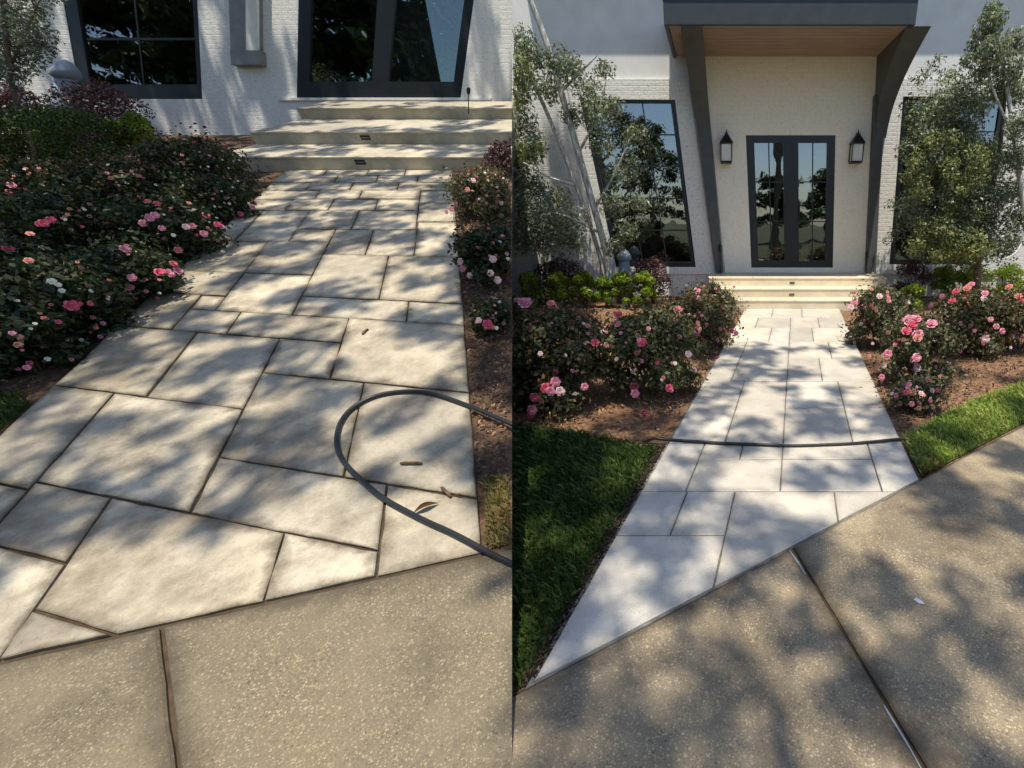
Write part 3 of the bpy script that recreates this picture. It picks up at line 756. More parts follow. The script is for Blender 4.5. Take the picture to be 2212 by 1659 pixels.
# ------------------------------------------------------------------ plants
def shell_points(n, centers, radii, up_bias=0.25, inner=0.75):
    k = RNG.choice(len(centers), n, p=(radii[:, 0] ** 2) / (radii[:, 0] ** 2).sum())
    d = unit(RNG.normal(0, 1, (n, 3)) + np.array([0, 0, up_bias])); r = RNG.uniform(inner, 1.05, (n, 1)) ** 0.7
    return centers[k] + d * radii[k] * r, d
def bush_frame(P, bx, by, ty, wpx):
    b = G(P, bx, by, -0.03); z = depth(b); k = (PY - ty) / FX; d = b - CAM
    h = (k * d.dot(F) - d.dot(U)) / (U.z - k * F.z) if False else (k * d.dot(F) - d.dot(U)) / (math.cos(PITCH) + math.sin(PITCH) * k)
    return b, max(0.12, h), wpx * z / FX
BLOOM = {}
def bloom_mesh(m):
    if m in BLOOM: return BLOOM[m]
    bm = bmesh.new()
    for ring, (cnt, rad, tilt, ln) in enumerate(((6, 0.016, 0.35, 0.034), (5, 0.010, 0.85, 0.030), (4, 0.004, 1.25, 0.026))):
        for k in range(cnt):
            a = 2 * math.pi * (k + 0.5 * ring) / cnt + random.uniform(-.15, .15)
            o = V((math.cos(a), math.sin(a), 0)); s = V((-math.sin(a), math.cos(a), 0)); up = V((0, 0, 1))
            p0 = o * rad * 0.4; dirv = o * math.cos(tilt) + up * math.sin(tilt); wd = ln * 0.62
            pm = p0 + dirv * ln * 0.55; pt = p0 + dirv * ln - up * 0.006 + o * 0.004
            vs = [bm.verts.new(p) for p in (p0, pm - s * wd, pt - s * wd * 0.5, pt + s * wd * 0.5, pm + s * wd)]
            bm.faces.new(vs)
    me = bpy.data.meshes.new('bloom'); bm.to_mesh(me); bm.free(); me.materials.append(MATS[m]); BLOOM[m] = me
    return me
def stems(bm, b, h, rad, n, r0):
    for _ in range(n):
        a = random.uniform(0, 6.28); t = random.uniform(0.3, 0.8) * rad
        tip = b + V((math.cos(a) * t, math.sin(a) * t, h * random.uniform(0.55, 0.85)))
        mid = b.lerp(tip, 0.5) + V((random.uniform(-.04, .04), random.uniform(-.04, .04), 0.05))
        tube(bm, spline([b + V((math.cos(a) * 0.03, math.sin(a) * 0.03, -0.02)), mid, tip], 3), [r0 * (1 - 0.09 * i) for i in range(7)], 5)
    return bm
def shrub(name, label, cat, group, P, bx, by, ty, wpx, leafm, n, ls, blooms=(), bscale=1.0, clumps=18, dome=1.0, new=None, asp=0.55, lift=0.0, flat=1.0):
    b, h, rad = bush_frame(P, bx, by, ty, wpx)
    ls = ls * (1.12 if P.side < 0 else 1.0)
    root = empty(name, b); tag(root, label, cat, group)
    C, Rd = [], []
    for i in range(clumps):
        a = 2 * math.pi * (i * 0.618) + random.uniform(-.3, .3); q = math.sqrt((i + 0.5) / clumps) * 0.72
        hh = h * (1 - 0.55 * dome * q * q)
        cr = rad * (random.uniform(0.22, 0.42) if cat == 'rose bush' else random.uniform(0.30, 0.46))
        zc = lift * h + (1.0 if i % 2 == 0 else random.uniform(0.3, 0.85)) * (hh - lift * h) - cr * 0.75
        C.append((b.x + math.cos(a) * q * rad, b.y + math.sin(a) * q * rad * flat, b.z + max(zc, cr * 0.5))); Rd.append((cr, cr * flat, min(cr, h * 0.5) * random.uniform(0.75, 1.0)))
    C = np.array(C); Rd = np.array(Rd)
    p, d = shell_points(n, C, Rd, 0.35, 0.45)
    if cat == 'rose bush':      # loose sprays stand out of the mass
        m_ = n // 3; k_ = RNG.choice(len(C), m_); g_ = RNG.normal(0, 1, (m_, 3)); g_[:, 2] = np.abs(g_[:, 2])
        p = np.concatenate([p, C[k_] + g_ * Rd[k_] * 0.72]); d = np.concatenate([d, unit(g_)])
        pal = ['petal_deep', Pk, Pk, Pl, Co, 'petal_spent', 'petal_spent'] if P.side > 0 else ['petal_deep', Pk, Co, 'petal_spent', 'petal_spent', Wh]
        blooms = list(blooms) + [(bx + wpx * random.gauss(0, .5), random.uniform(ty, by), random.choice(pal), random.uniform(.25, .55) * (1.4 if P.side > 0 else 1.1)) for _ in range(24)]
    ok = seam_ok(p, P.side, 0.02) & (((p - np.array(b)) @ np.array(P.n)) > -0.02); p, d = p[ok], d[ok]
    if len(p): quads('foliage', leaves(p, d, RNG.uniform(0.6, 1.3, len(p)) * ls, asp), leafm, root, b)
    if new:
        p, d = shell_points(n // 6, C + np.array([0, 0, 0.02]), Rd * 1.06, 0.9, 0.9); ok = seam_ok(p, P.side, 0.02); p, d = p[ok], d[ok]
        if len(p): quads('new_foliage', leaves(p, d, RNG.uniform(0.5, 1.0, len(p)) * ls, asp), new, root, b)
    obj('stem', stems(bmesh.new(), b, h, rad, 5, 0.012), 'stem', root, P.side, True, base=b)
    for bx_, by_, m, sc in blooms:
        # put the bloom on the plant's surface where the line of sight meets it
        r = ray(bx_, by_); best = None
        for c, rr in zip(C, Rd):
            o_ = (CAM - V(c)); q = V((rr[0] * 1.03, rr[1] * 1.03, rr[2] * 1.03))
            O = V((o_.x / q.x, o_.y / q.y, o_.z / q.z)); D = V((r.x / q.x, r.y / q.y, r.z / q.z))
            A_, B2, C2 = D.dot(D), 2 * O.dot(D), O.dot(O) - 1; disc = B2 * B2 - 4 * A_ * C2
            if disc >= 0:
                t = (-B2 - math.sqrt(disc)) / (2 * A_)
                if best is None or t < best: best = t
        if best is None:
            if sc < 0.6: continue
            best = (b + V((0, 0, h * 0.6)) - CAM).dot(F) - rad * 0.5
        c = CAM + r * (best - (0.05 if sc > 0.65 else 0.02))
        if sd(c) * P.side < 0.03: continue
        o = bpy.data.objects.new('bloom', bloom_mesh(m)); COL.objects.link(o); o.parent = root; o.location = c - b
        nrm = ((c - (b + V((0, 0, h * 0.35)))).normalized() + (CAM - c).normalized() * 0.9 + V((random.uniform(-.4, .4), random.uniform(-.4, .4), 0.5))).normalized()
        o.rotation_euler = nrm.to_track_quat('Z', 'Y').to_euler(); o.scale = (sc * bscale * (0.66 if P.side < 0 else 0.78),) * 3
    return root
def rnd_blooms(n, x0, x1, y0, y1, mats, s0=0.7, s1=1.2):
    return [(random.uniform(x0, x1), random.uniform(y0, y1), random.choice(mats), random.uniform(s0, s1)) for _ in range(n)]
D, Pk, Pl, Co, Wh = 'petal_deep', 'petal_pink', 'petal_pale', 'petal_coral', 'petal_white'
GRL = 'rose bushes along the dirty walkway'
# left garden roses (bloom positions read off the photograph)
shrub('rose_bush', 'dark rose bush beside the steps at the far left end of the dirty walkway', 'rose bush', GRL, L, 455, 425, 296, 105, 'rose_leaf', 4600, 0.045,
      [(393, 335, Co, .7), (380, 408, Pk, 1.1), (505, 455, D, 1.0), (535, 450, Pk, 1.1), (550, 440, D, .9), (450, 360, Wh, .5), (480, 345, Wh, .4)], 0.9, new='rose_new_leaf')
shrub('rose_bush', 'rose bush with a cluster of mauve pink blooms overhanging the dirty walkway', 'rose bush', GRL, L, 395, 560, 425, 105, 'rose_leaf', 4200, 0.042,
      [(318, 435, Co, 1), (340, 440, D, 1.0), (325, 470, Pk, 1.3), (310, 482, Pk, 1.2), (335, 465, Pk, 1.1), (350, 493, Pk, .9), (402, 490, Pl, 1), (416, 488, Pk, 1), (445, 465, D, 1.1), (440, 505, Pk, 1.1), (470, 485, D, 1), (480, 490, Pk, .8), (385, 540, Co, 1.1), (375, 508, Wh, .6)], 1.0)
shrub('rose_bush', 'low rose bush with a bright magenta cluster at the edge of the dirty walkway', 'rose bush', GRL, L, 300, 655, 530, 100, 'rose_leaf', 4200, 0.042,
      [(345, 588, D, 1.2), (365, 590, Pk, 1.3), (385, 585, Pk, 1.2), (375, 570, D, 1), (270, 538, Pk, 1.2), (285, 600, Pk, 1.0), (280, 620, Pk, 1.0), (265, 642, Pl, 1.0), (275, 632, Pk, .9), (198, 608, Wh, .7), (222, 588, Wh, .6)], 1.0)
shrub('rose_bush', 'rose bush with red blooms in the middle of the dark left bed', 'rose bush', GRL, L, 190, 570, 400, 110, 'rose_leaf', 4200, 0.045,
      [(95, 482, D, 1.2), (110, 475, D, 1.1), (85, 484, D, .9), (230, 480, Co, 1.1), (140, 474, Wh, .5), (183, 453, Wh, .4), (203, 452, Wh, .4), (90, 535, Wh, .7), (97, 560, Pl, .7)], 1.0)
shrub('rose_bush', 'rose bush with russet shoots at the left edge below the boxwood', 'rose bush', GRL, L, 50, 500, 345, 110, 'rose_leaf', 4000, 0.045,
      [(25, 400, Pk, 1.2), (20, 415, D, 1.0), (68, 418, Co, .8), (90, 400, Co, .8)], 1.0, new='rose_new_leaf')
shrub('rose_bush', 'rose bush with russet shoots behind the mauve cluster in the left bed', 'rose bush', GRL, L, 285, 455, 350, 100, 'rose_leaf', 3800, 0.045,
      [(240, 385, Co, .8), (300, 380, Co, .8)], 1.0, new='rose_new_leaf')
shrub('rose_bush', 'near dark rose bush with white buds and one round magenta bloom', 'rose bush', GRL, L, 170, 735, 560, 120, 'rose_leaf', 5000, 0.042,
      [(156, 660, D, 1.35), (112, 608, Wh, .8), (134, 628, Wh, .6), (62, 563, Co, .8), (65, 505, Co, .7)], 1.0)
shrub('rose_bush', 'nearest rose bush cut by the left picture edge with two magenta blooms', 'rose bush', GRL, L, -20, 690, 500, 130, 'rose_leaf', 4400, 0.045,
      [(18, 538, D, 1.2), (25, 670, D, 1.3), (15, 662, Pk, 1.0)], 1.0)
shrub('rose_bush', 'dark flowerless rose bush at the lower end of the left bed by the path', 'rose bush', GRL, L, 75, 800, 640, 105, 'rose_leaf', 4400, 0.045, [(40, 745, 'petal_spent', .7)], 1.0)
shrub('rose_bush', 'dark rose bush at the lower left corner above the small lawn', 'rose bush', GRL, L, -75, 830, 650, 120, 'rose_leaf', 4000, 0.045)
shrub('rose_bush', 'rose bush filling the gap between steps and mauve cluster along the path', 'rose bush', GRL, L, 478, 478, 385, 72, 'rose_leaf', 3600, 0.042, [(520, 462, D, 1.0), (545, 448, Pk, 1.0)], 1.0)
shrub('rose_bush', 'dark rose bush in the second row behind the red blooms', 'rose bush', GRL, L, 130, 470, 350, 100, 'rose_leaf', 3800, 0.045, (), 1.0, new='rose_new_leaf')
GRR = 'rose bushes at the right edge of the dirty walkway'
shrub('rose_bush', 'rose bush leaning pink blooms over the right edge beside the steps', 'rose bush', GRR, L, 1060, 470, 365, 78, 'rose_leaf_pale', 4200, 0.04,
      [(1012, 370, D, .9), (1022, 390, Pl, 1.1), (1010, 410, Co, 1.1), (985, 440, Pk, 1.0), (975, 452, Pk, 1.0), (965, 458, Pk, .9), (1083, 440, Pl, .7), (1100, 455, Pl, .7), (1035, 430, Pl, .5)], 0.95, new='rose_new_leaf')
shrub('rose_bush', 'rose bush with many pale pink blooms at the right of the dirty walkway', 'rose bush', GRR, L, 1080, 610, 490, 88, 'rose_leaf', 4200, 0.04,
      [(995, 565, Pl, 1.1), (1000, 580, Pk, 1.0), (1015, 595, Pl, .9), (1065, 560, Pl, 1.1), (1060, 590, Pl, 1.0), (1075, 605, Pl, 1.1), (1090, 595, D, 1.1), (1065, 648, Pk, 1.3), (1070, 650, Pk, 1.1), (1102, 570, Pk, 1)], 1.0, lift=0.1)
shrub('rose_bush', 'low rose sprig with a single magenta bloom at the right mulch strip', 'rose bush', GRR, L, 1080, 715, 650, 60, 'rose_leaf', 1600, 0.035,
      [(1053, 700, D, 1.2), (1035, 692, Pl, .8)], 1.0)
shrub('loropetalum', 'dark purple shrub cut by the frame right of the stained steps', 'purple shrub', 'purple shrubs of the dirty garden', L, 1115, 380, 300, 60, 'purple_leaf', 2600, 0.04)
GB = 'boxwoods of the dirty garden'
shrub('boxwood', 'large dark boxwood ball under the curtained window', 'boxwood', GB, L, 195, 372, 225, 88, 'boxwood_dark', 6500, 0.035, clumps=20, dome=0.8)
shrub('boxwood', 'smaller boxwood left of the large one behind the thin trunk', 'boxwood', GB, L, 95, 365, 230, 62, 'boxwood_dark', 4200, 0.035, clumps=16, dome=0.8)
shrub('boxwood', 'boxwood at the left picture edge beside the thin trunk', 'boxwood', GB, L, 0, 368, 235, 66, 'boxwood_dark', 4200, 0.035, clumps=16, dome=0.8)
shrub('young_shrub', 'small lime green shrub between boxwood and stained steps', 'shrub', None, L, 322, 352, 245, 46, 'lime_leaf', 2600, 0.05, clumps=10)
GP = 'purple shrubs of the dirty garden'
shrub('loropetalum', 'broad purple shrub behind the large boxwood below the window', 'purple shrub', GP, L, 262, 326, 172, 80, 'purple_leaf', 5200, 0.045, clumps=18)
shrub('loropetalum', 'purple shrub at the left under the tree beside the pale ornament', 'purple shrub', GP, L, 70, 322, 172, 80, 'purple_leaf', 4600, 0.045, clumps=18)

# right garden
GRA = 'rose bushes along the clean walkway'
shrub('rose_bush', 'big rose bush with mauve blooms near its foot beside the dark lawn', 'rose bush', GRA, R, 1215, 868, 668, 130, 'rose_leaf_lightened', 7000, 0.05,
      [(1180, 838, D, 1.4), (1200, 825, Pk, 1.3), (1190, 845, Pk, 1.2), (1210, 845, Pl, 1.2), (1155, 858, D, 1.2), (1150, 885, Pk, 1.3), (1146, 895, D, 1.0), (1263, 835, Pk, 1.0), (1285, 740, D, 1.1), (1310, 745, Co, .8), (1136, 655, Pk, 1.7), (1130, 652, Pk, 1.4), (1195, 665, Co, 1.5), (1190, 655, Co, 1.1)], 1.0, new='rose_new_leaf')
shrub('rose_bush', 'rose bush at the left picture seam in front of the boxwoods', 'rose bush', GRA, R, 1110, 800, 640, 75, 'rose_leaf_lightened', 3000, 0.05,
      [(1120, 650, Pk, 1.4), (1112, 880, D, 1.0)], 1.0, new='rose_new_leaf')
shrub('rose_bush', 'tall rose bush hugging the left edge of the clean walkway', 'rose bush', GRA, R, 1410, 850, 672, 125, 'rose_leaf_lightened', 7000, 0.05,
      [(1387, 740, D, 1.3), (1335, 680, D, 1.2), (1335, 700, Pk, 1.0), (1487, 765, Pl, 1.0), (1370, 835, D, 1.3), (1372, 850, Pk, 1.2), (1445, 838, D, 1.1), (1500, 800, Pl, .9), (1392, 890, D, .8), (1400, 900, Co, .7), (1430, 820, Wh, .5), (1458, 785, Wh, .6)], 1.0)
shrub('rose_bush', 'rose bush with coral blooms halfway up the clean walkway on the left', 'rose bush', GRA, R, 1500, 755, 642, 88, 'rose_leaf_lightened', 5200, 0.05,
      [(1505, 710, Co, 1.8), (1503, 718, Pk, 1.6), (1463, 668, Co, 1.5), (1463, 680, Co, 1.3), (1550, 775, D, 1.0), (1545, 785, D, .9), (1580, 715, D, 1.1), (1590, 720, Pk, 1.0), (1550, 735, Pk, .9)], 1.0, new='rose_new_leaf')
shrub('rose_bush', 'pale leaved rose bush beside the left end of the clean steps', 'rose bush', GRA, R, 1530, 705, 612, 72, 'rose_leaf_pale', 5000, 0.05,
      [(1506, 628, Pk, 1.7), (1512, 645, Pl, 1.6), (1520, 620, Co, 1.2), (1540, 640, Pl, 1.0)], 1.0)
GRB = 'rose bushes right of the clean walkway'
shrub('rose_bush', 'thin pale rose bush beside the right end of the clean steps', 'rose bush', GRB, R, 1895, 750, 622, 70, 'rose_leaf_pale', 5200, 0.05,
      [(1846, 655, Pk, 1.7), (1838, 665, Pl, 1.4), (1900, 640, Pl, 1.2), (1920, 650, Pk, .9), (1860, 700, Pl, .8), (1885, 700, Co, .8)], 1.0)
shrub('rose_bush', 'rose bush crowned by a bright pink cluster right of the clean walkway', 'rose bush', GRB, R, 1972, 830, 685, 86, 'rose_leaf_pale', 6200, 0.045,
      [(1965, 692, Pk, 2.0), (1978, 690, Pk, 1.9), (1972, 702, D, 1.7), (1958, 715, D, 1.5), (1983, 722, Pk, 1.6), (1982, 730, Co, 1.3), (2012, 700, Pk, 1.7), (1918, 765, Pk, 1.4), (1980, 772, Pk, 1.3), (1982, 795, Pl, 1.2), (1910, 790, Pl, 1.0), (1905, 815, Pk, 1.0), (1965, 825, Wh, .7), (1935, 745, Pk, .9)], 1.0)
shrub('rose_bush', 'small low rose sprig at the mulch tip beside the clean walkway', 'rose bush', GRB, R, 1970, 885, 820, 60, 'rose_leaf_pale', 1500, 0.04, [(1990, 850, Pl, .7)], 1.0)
shrub('rose_bush', 'wide rose bush with pink blooms between the boxwoods and right lawn', 'rose bush', GRB, R, 2090, 760, 630, 100, 'rose_leaf_lightened', 6500, 0.05,
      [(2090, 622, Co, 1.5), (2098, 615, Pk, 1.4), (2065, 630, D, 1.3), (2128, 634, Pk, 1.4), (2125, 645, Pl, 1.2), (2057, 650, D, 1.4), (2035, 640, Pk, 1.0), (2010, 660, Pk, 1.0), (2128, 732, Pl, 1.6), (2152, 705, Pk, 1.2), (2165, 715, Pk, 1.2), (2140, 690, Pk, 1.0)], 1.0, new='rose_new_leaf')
shrub('rose_bush', 'rose bush with coral blooms cut by the right picture edge', 'rose bush', GRB, R, 2205, 755, 625, 85, 'rose_leaf_lightened', 5200, 0.05,
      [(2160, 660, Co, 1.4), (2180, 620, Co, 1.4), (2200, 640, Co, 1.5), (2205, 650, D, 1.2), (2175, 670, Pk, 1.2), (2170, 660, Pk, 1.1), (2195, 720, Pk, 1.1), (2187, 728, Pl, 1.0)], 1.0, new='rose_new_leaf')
GBX = 'row of boxwood balls left of the clean steps'
for i, (x, lab) in enumerate(((1149, 'leftmost boxwood ball in the bright row below the left window'), (1211, 'second boxwood ball from the left in the bright row'),
                             (1266, 'third boxwood ball from the left in the bright row'), (1309, 'fourth boxwood ball, smallest of the bright row'),
                             (1349, 'fifth boxwood ball of the bright row, next to the last'), (1393, 'rightmost boxwood ball in the bright row nearest the left steps'))):
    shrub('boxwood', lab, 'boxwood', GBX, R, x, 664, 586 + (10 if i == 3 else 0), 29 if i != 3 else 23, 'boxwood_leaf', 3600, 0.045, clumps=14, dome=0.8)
GBY = 'boxwood balls right of the clean steps'
for x, y, ty, wd, lab in ((1966, 672, 612, 26, 'small lime boxwood nearest the right end of the steps'), (2030, 650, 574, 34, 'boxwood ball in front of the olive tree, left of three'),
                         (2090, 650, 572, 36, 'boxwood ball in front of the olive tree, middle of three'), (2170, 648, 570, 40, 'boxwood ball in front of the olive tree, right of three')):
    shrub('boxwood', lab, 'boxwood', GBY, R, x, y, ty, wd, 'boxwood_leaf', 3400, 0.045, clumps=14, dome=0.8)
GPR = 'purple shrubs below the windows of the clean house'
shrub('loropetalum', 'purple shrub behind the left boxwoods at the base of the leaning tree', 'purple shrub', GPR, R, 1215, 654, 554, 66, 'purple_leaf', 3800, 0.05)
shrub('loropetalum', 'purple shrub behind the boxwoods beside the left steps', 'purple shrub', GPR, R, 1412, 654, 554, 46, 'purple_leaf', 3400, 0.05)
shrub('loropetalum', 'small purple shrub at the foot of the right window', 'purple shrub', GPR, R, 1960, 655, 560, 40, 'purple_leaf', 2200, 0.05)

# ---- trees in view
def limb(bm, pts, r0, r1, seg=8):
    s = spline(pts, 5); n = len(s); tube(bm, s, [r0 + (r1 - r0) * i / (n - 1) for i in range(n)], seg)
def at_depth(x, y, Y):
    r = ray(x, y); return CAM + r * ((Y - CAM.y) / r.y)
def clump_crown(name, root, P, items, n, ls, leafm, base, asp=0.45, inner=0.3):
    C = np.array([c for c, r in items]); Rd = np.array([[r, r * 0.9, r * 0.85] for c, r in items])
    k = RNG.choice(len(C), n, p=(Rd[:, 0] ** 2) / (Rd[:, 0] ** 2).sum()); g = RNG.normal(0, 1, (n, 3)); g /= np.maximum(1.0, np.linalg.norm(g, axis=1, keepdims=True) / 2.0)
    p = C[k] + g * Rd[k] * 0.62; d = unit(g + np.array([0, -0.2, 0.5])); ok = seam_ok(p, P.side if P else 0, 0.03); p, d = p[ok], d[ok]
    return quads(name, leaves(p, d, RNG.uniform(0.55, 1.35, len(p)) * ls, asp), leafm, root, base)
YT = 9.3
tb = G(R, 1322, 657, -0.03); YT = tb.y
rt = empty('leaning_tree', tb); tag(rt, 'pale trunked leaning tree with grey green leaves before the left window', 'tree')
bm = bmesh.new(); limb(bm, [tb + V((0, 0, -0.05)), at_depth(1312, 560, YT), at_depth(1275, 420, YT), at_depth(1228, 255, YT - .05), at_depth(1180, 90, YT - .1), at_depth(1120, -60, YT - .2)], 0.075, 0.04, 10)
obj('trunk', bm, 'bark_pale', rt, 1, True, base=tb)
bm = bmesh.new(); limb(bm, [tb + V((-0.03, 0.02, -0.05)), at_depth(1298, 560, YT + .1), at_depth(1250, 415, YT + .15), at_depth(1195, 275, YT + .2), at_depth(1140, 150, YT + .25), at_depth(1100, 40, YT + .2)], 0.05, 0.025, 8)
obj('trunk', bm, 'bark_pale', rt, 1, True, base=tb)
for a, b_, c_ in (((1250, 330), (1290, 250), (1310, 170)), ((1210, 200), (1260, 150), (1290, 120)), ((1285, 450), (1330, 370), (1360, 300)), ((1240, 400), (1180, 380), (1130, 350)), ((1290, 500), (1230, 470), (1160, 450))):
    bm = bmesh.new(); limb(bm, [at_depth(*a, YT), at_depth(*b_, YT - .25), at_depth(*c_, YT - .4)], 0.03, 0.008, 6)
    obj('branch', bm, 'bark_pale', rt, 1, True, base=tb)
def px_clumps(spec, Y, dY=0.35):
    return [(tuple(at_depth(x + random.uniform(-4, 4), y, Y + random.uniform(-dY, dY))), r * Y / 1000) for x, y, r in spec]
left_spec = [(1120, 440, 36), (1160, 470, 42), (1210, 490, 40), (1130, 510, 36), (1180, 525, 28), (1240, 520, 26), (1115, 380, 30), (1150, 400, 30),
             (1290, 250, 26), (1325, 225, 22), (1265, 200, 24), (1240, 150, 22), (1300, 160, 20), (1210, 130, 22), (1165, 130, 26), (1130, 180, 26), (1120, 90, 24), (1185, 190, 22),
             (1310, 320, 24), (1345, 370, 26), (1330, 440, 26), (1370, 300, 20), (1120, 260, 26), (1165, 300, 22), (1230, 250, 20), (1355, 500, 22), (1330, 530, 18), (1200, 420, 22), (1380, 430, 16)]
clump_crown('crown', rt, R, px_clumps([(x + random.uniform(-12, 12), y + random.uniform(-12, 12), r * random.uniform(0.7, 1.2)) for x, y, r in left_spec * 2], YT - .2), 17000, 0.066, 'tree_leaf', tb)
clump_crown('sun_tinted_sprays', rt, R, px_clumps([(1108, 150, 28), (1112, 210, 22), (1150, 330, 20), (1120, 330, 22)], YT - .5), 1600, 0.08, 'tree_leaf_sun_tint', tb)  # sprays in the brighter leaf colour, sun painted in
ob = G(R, 2110, 662, -0.03); YO = ob.y
ot = empty('olive_tree', ob); tag(ot, 'bushy olive green tree covering the right window', 'tree')
bm = bmesh.new(); limb(bm, [ob + V((0, 0, -0.05)), at_depth(2110, 520, YO), at_depth(2085, 400, YO), at_depth(2070, 260, YO)], 0.08, 0.03)
limb(bm, [at_depth(2108, 520, YO), at_depth(2150, 380, YO), at_depth(2170, 220, YO), at_depth(2165, 90, YO)], 0.05, 0.015)
obj('trunk', bm, 'bark_brown', ot, 1, True, base=ob)
spec = []
for k in range(120):
    y = random.uniform(190, 570); lo = 1945 + max(0, (330 - y)) * 0.12 + (max(0, y - 520)) * 0.3
    x = random.uniform(lo + 18, 2175)
    spec.append((x, y, random.uniform(17, 32)))
spec += [(1985, 170, 16), (2010, 150, 14), (2060, 165, 18), (2090, 190, 18), (1925, 440, 12), (1935, 500, 16), (1915, 520, 10), (2030, 130, 10)]
spec = [s for s in spec if not (2138 < s[0] < 2185 and 190 < s[1] < 320)]
clump_crown('crown', ot, R, px_clumps(spec, YO, 0.4), 30000, 0.062, 'tree_leaf', ob)
clump_crown('sun_tinted_sprays', ot, R, px_clumps([(random.uniform(1960, 2130), random.uniform(300, 560), 18) for _ in range(46)], YO - .5, 0.2), 6500, 0.062, 'tree_leaf_sun_tint', ob)
sb = G(R, 2250, 664, -0.03); YS = sb.y - 0.3
st = empty('slender_tree', sb); tag(st, 'slender tree with pale branches at the right picture edge above the olive tree', 'tree')
bm = bmesh.new(); limb(bm, [sb + V((0, 0, -0.05)), at_depth(2225, 540, YS), at_depth(2205, 400, YS), at_depth(2180, 220, YS), at_depth(2150, 60, YS)], 0.07, 0.02)
obj('trunk', bm, 'bark_pale', st, 1, True, base=sb)
for pp, ra in (([(2218, 500, 0), (2195, 545, -.2), (2165, 560, -.3)], 0.03), ([(2190, 300, 0), (2140, 180, -.1), (2115, 90, -.1)], 0.025)):
    bm = bmesh.new(); limb(bm, [at_depth(x, y, YS + d) for x, y, d in pp], ra, 0.008, 6); obj('branch', bm, 'bark_pale', st, 1, True, base=sb)
clump_crown('crown', st, R, px_clumps([(2130, 60, 20), (2150, 40, 18), (2115, 100, 22), (2150, 110, 24), (2180, 150, 24), (2195, 90, 20), (2125, 150, 20), (2165, 190, 22), (2200, 200, 24), (2205, 270, 24), (2200, 340, 26), (2195, 410, 28), (2205, 470, 26), (2185, 520, 22), (2140, 20, 12), (2095, 130, 12)], YS, 0.3), 10000, 0.06, 'tree_leaf', sb)
# tree in the left garden
lb = G(L, 80, 372, -0.03)
lt = empty('corner_tree', lb); tag(lt, 'thin trunked tree with dark leaves in the upper left corner', 'tree')
YL = lb.y
bm = bmesh.new(); limb(bm, [lb + V((0, 0, -0.05)), at_depth(68, 300, YL), at_depth(42, 240, YL), at_depth(22, 160, YL - .05), at_depth(10, 40, YL - .1), at_depth(0, -120, YL - .1)], 0.034, 0.026)
limb(bm, [at_depth(20, 150, YL), at_depth(60, 60, YL), at_depth(95, -20, YL)], 0.02, 0.006, 6)
obj('trunk', bm, 'bark_brown', lt, -1, True, base=lb)
clump_crown('crown', lt, L, px_clumps([(10, 20, 34), (15, 80, 32), (30, 130, 26), (0, 150, 30), (62, 70, 24), (75, 100, 20), (95, 95, 14), (100, 60, 12), (60, 120, 20), (45, 30, 26), (88, 20, 14), (-30, 60, 40), (-30, 120, 36), (115, 85, 9), (75, 150, 10), (40, 165, 12), (0, -60, 50), (60, -60, 40)], YL, 0.2), 7500, 0.05, 'tree_leaf', lb)

# ------------------------------------------------------------------ small things
def lantern(cx, y0, y1, wpx, label):
    n = RW[1]; pl = (RW[0] + n * 0.03, n); c = wall_pts([(cx, (y0 + y1) / 2)], pl, 0.12)[0]
    top = wall_pts([(cx, y0)], pl, 0.12)[0].z; bot = wall_pts([(cx, y1)], pl, 0.12)[0].z; h = top - bot; r = wpx * 9.3 / 1000 / 2
    root = empty('wall_lantern', V((c.x, 10.37, bot))); tag(root, label, 'lantern', 'pair of entrance lanterns')
    B0 = V((c.x, c.y, bot))
    q = math.pi / 4
    def frust(bm, r0, z0, r1, z1):
        v = [[bm.verts.new(B0 + V((rr * sx, rr * sy, z))) for sx, sy in ((-1, -1), (1, -1), (1, 1), (-1, 1))] for rr, z in ((r0, z0), (r1, z1))]
        for k in range(4): bm.faces.new((v[0][k], v[0][(k + 1) % 4], v[1][(k + 1) % 4], v[1][k]))
        bm.faces.new(v[0][::-1]); bm.faces.new(v[1])
    bm = bmesh.new(); frust(bm, r * 0.85, 0.0, r * 0.9, h * 0.06); frust(bm, r, h * 0.56, r * 1.02, h * 0.6); frust(bm, r * 1.05, h * 0.6, r * 0.35, h * 0.82); frust(bm, r * 0.3, h * 0.82, r * 0.3, h * 0.88)
    for sx in (-1, 1):
        for sy in (-1, 1):
            prism(bm, [B0 + V((sx * r * 0.86 + dx, sy * r * 0.86 + dy, h * 0.06)) for dx, dy in ((-.008, -.008), (.008, -.008), (.008, .008), (-.008, .008))], V((0, 0, h * 0.5)))
    obj('cage', bm, 'lamp_black', root)
    bm = bmesh.new(); frust(bm, r * 0.78, h * 0.065, r * 0.78, h * 0.555); obj('lamp_glass', bm, 'lantern_glass', root)
    bm = bmesh.new(); lathe(bm, B0, [(0.010, h * 0.88), (0.022, h * 0.91), (0.010, h * 0.94), (0.003, h)], 10); obj('finial', bm, 'lamp_black', root)
    bm = prism(bmesh.new(), [V((c.x - 0.035, 10.368, bot + h * 0.35)), V((c.x + 0.035, 10.368, bot + h * 0.35)), V((c.x + 0.035, 10.368, bot + h * 0.75)), V((c.x - 0.035, 10.368, bot + h * 0.75))], V((0, -0.015, 0)))
    prism(bm, [V((c.x - 0.012, 10.352, bot + h * 0.62)), V((c.x + 0.012, 10.352, bot + h * 0.62)), V((c.x + 0.012, 10.352, bot + h * 0.66)), V((c.x - 0.012, 10.352, bot + h * 0.66))], V((0, c.y - 10.352, 0)))
    obj('wall_arm', bm, 'lamp_black', root)
lantern(1569, 279, 353, 26, 'black wall lantern left of the double door')
lantern(1851, 279, 353, 26, 'black wall lantern right of the double door')
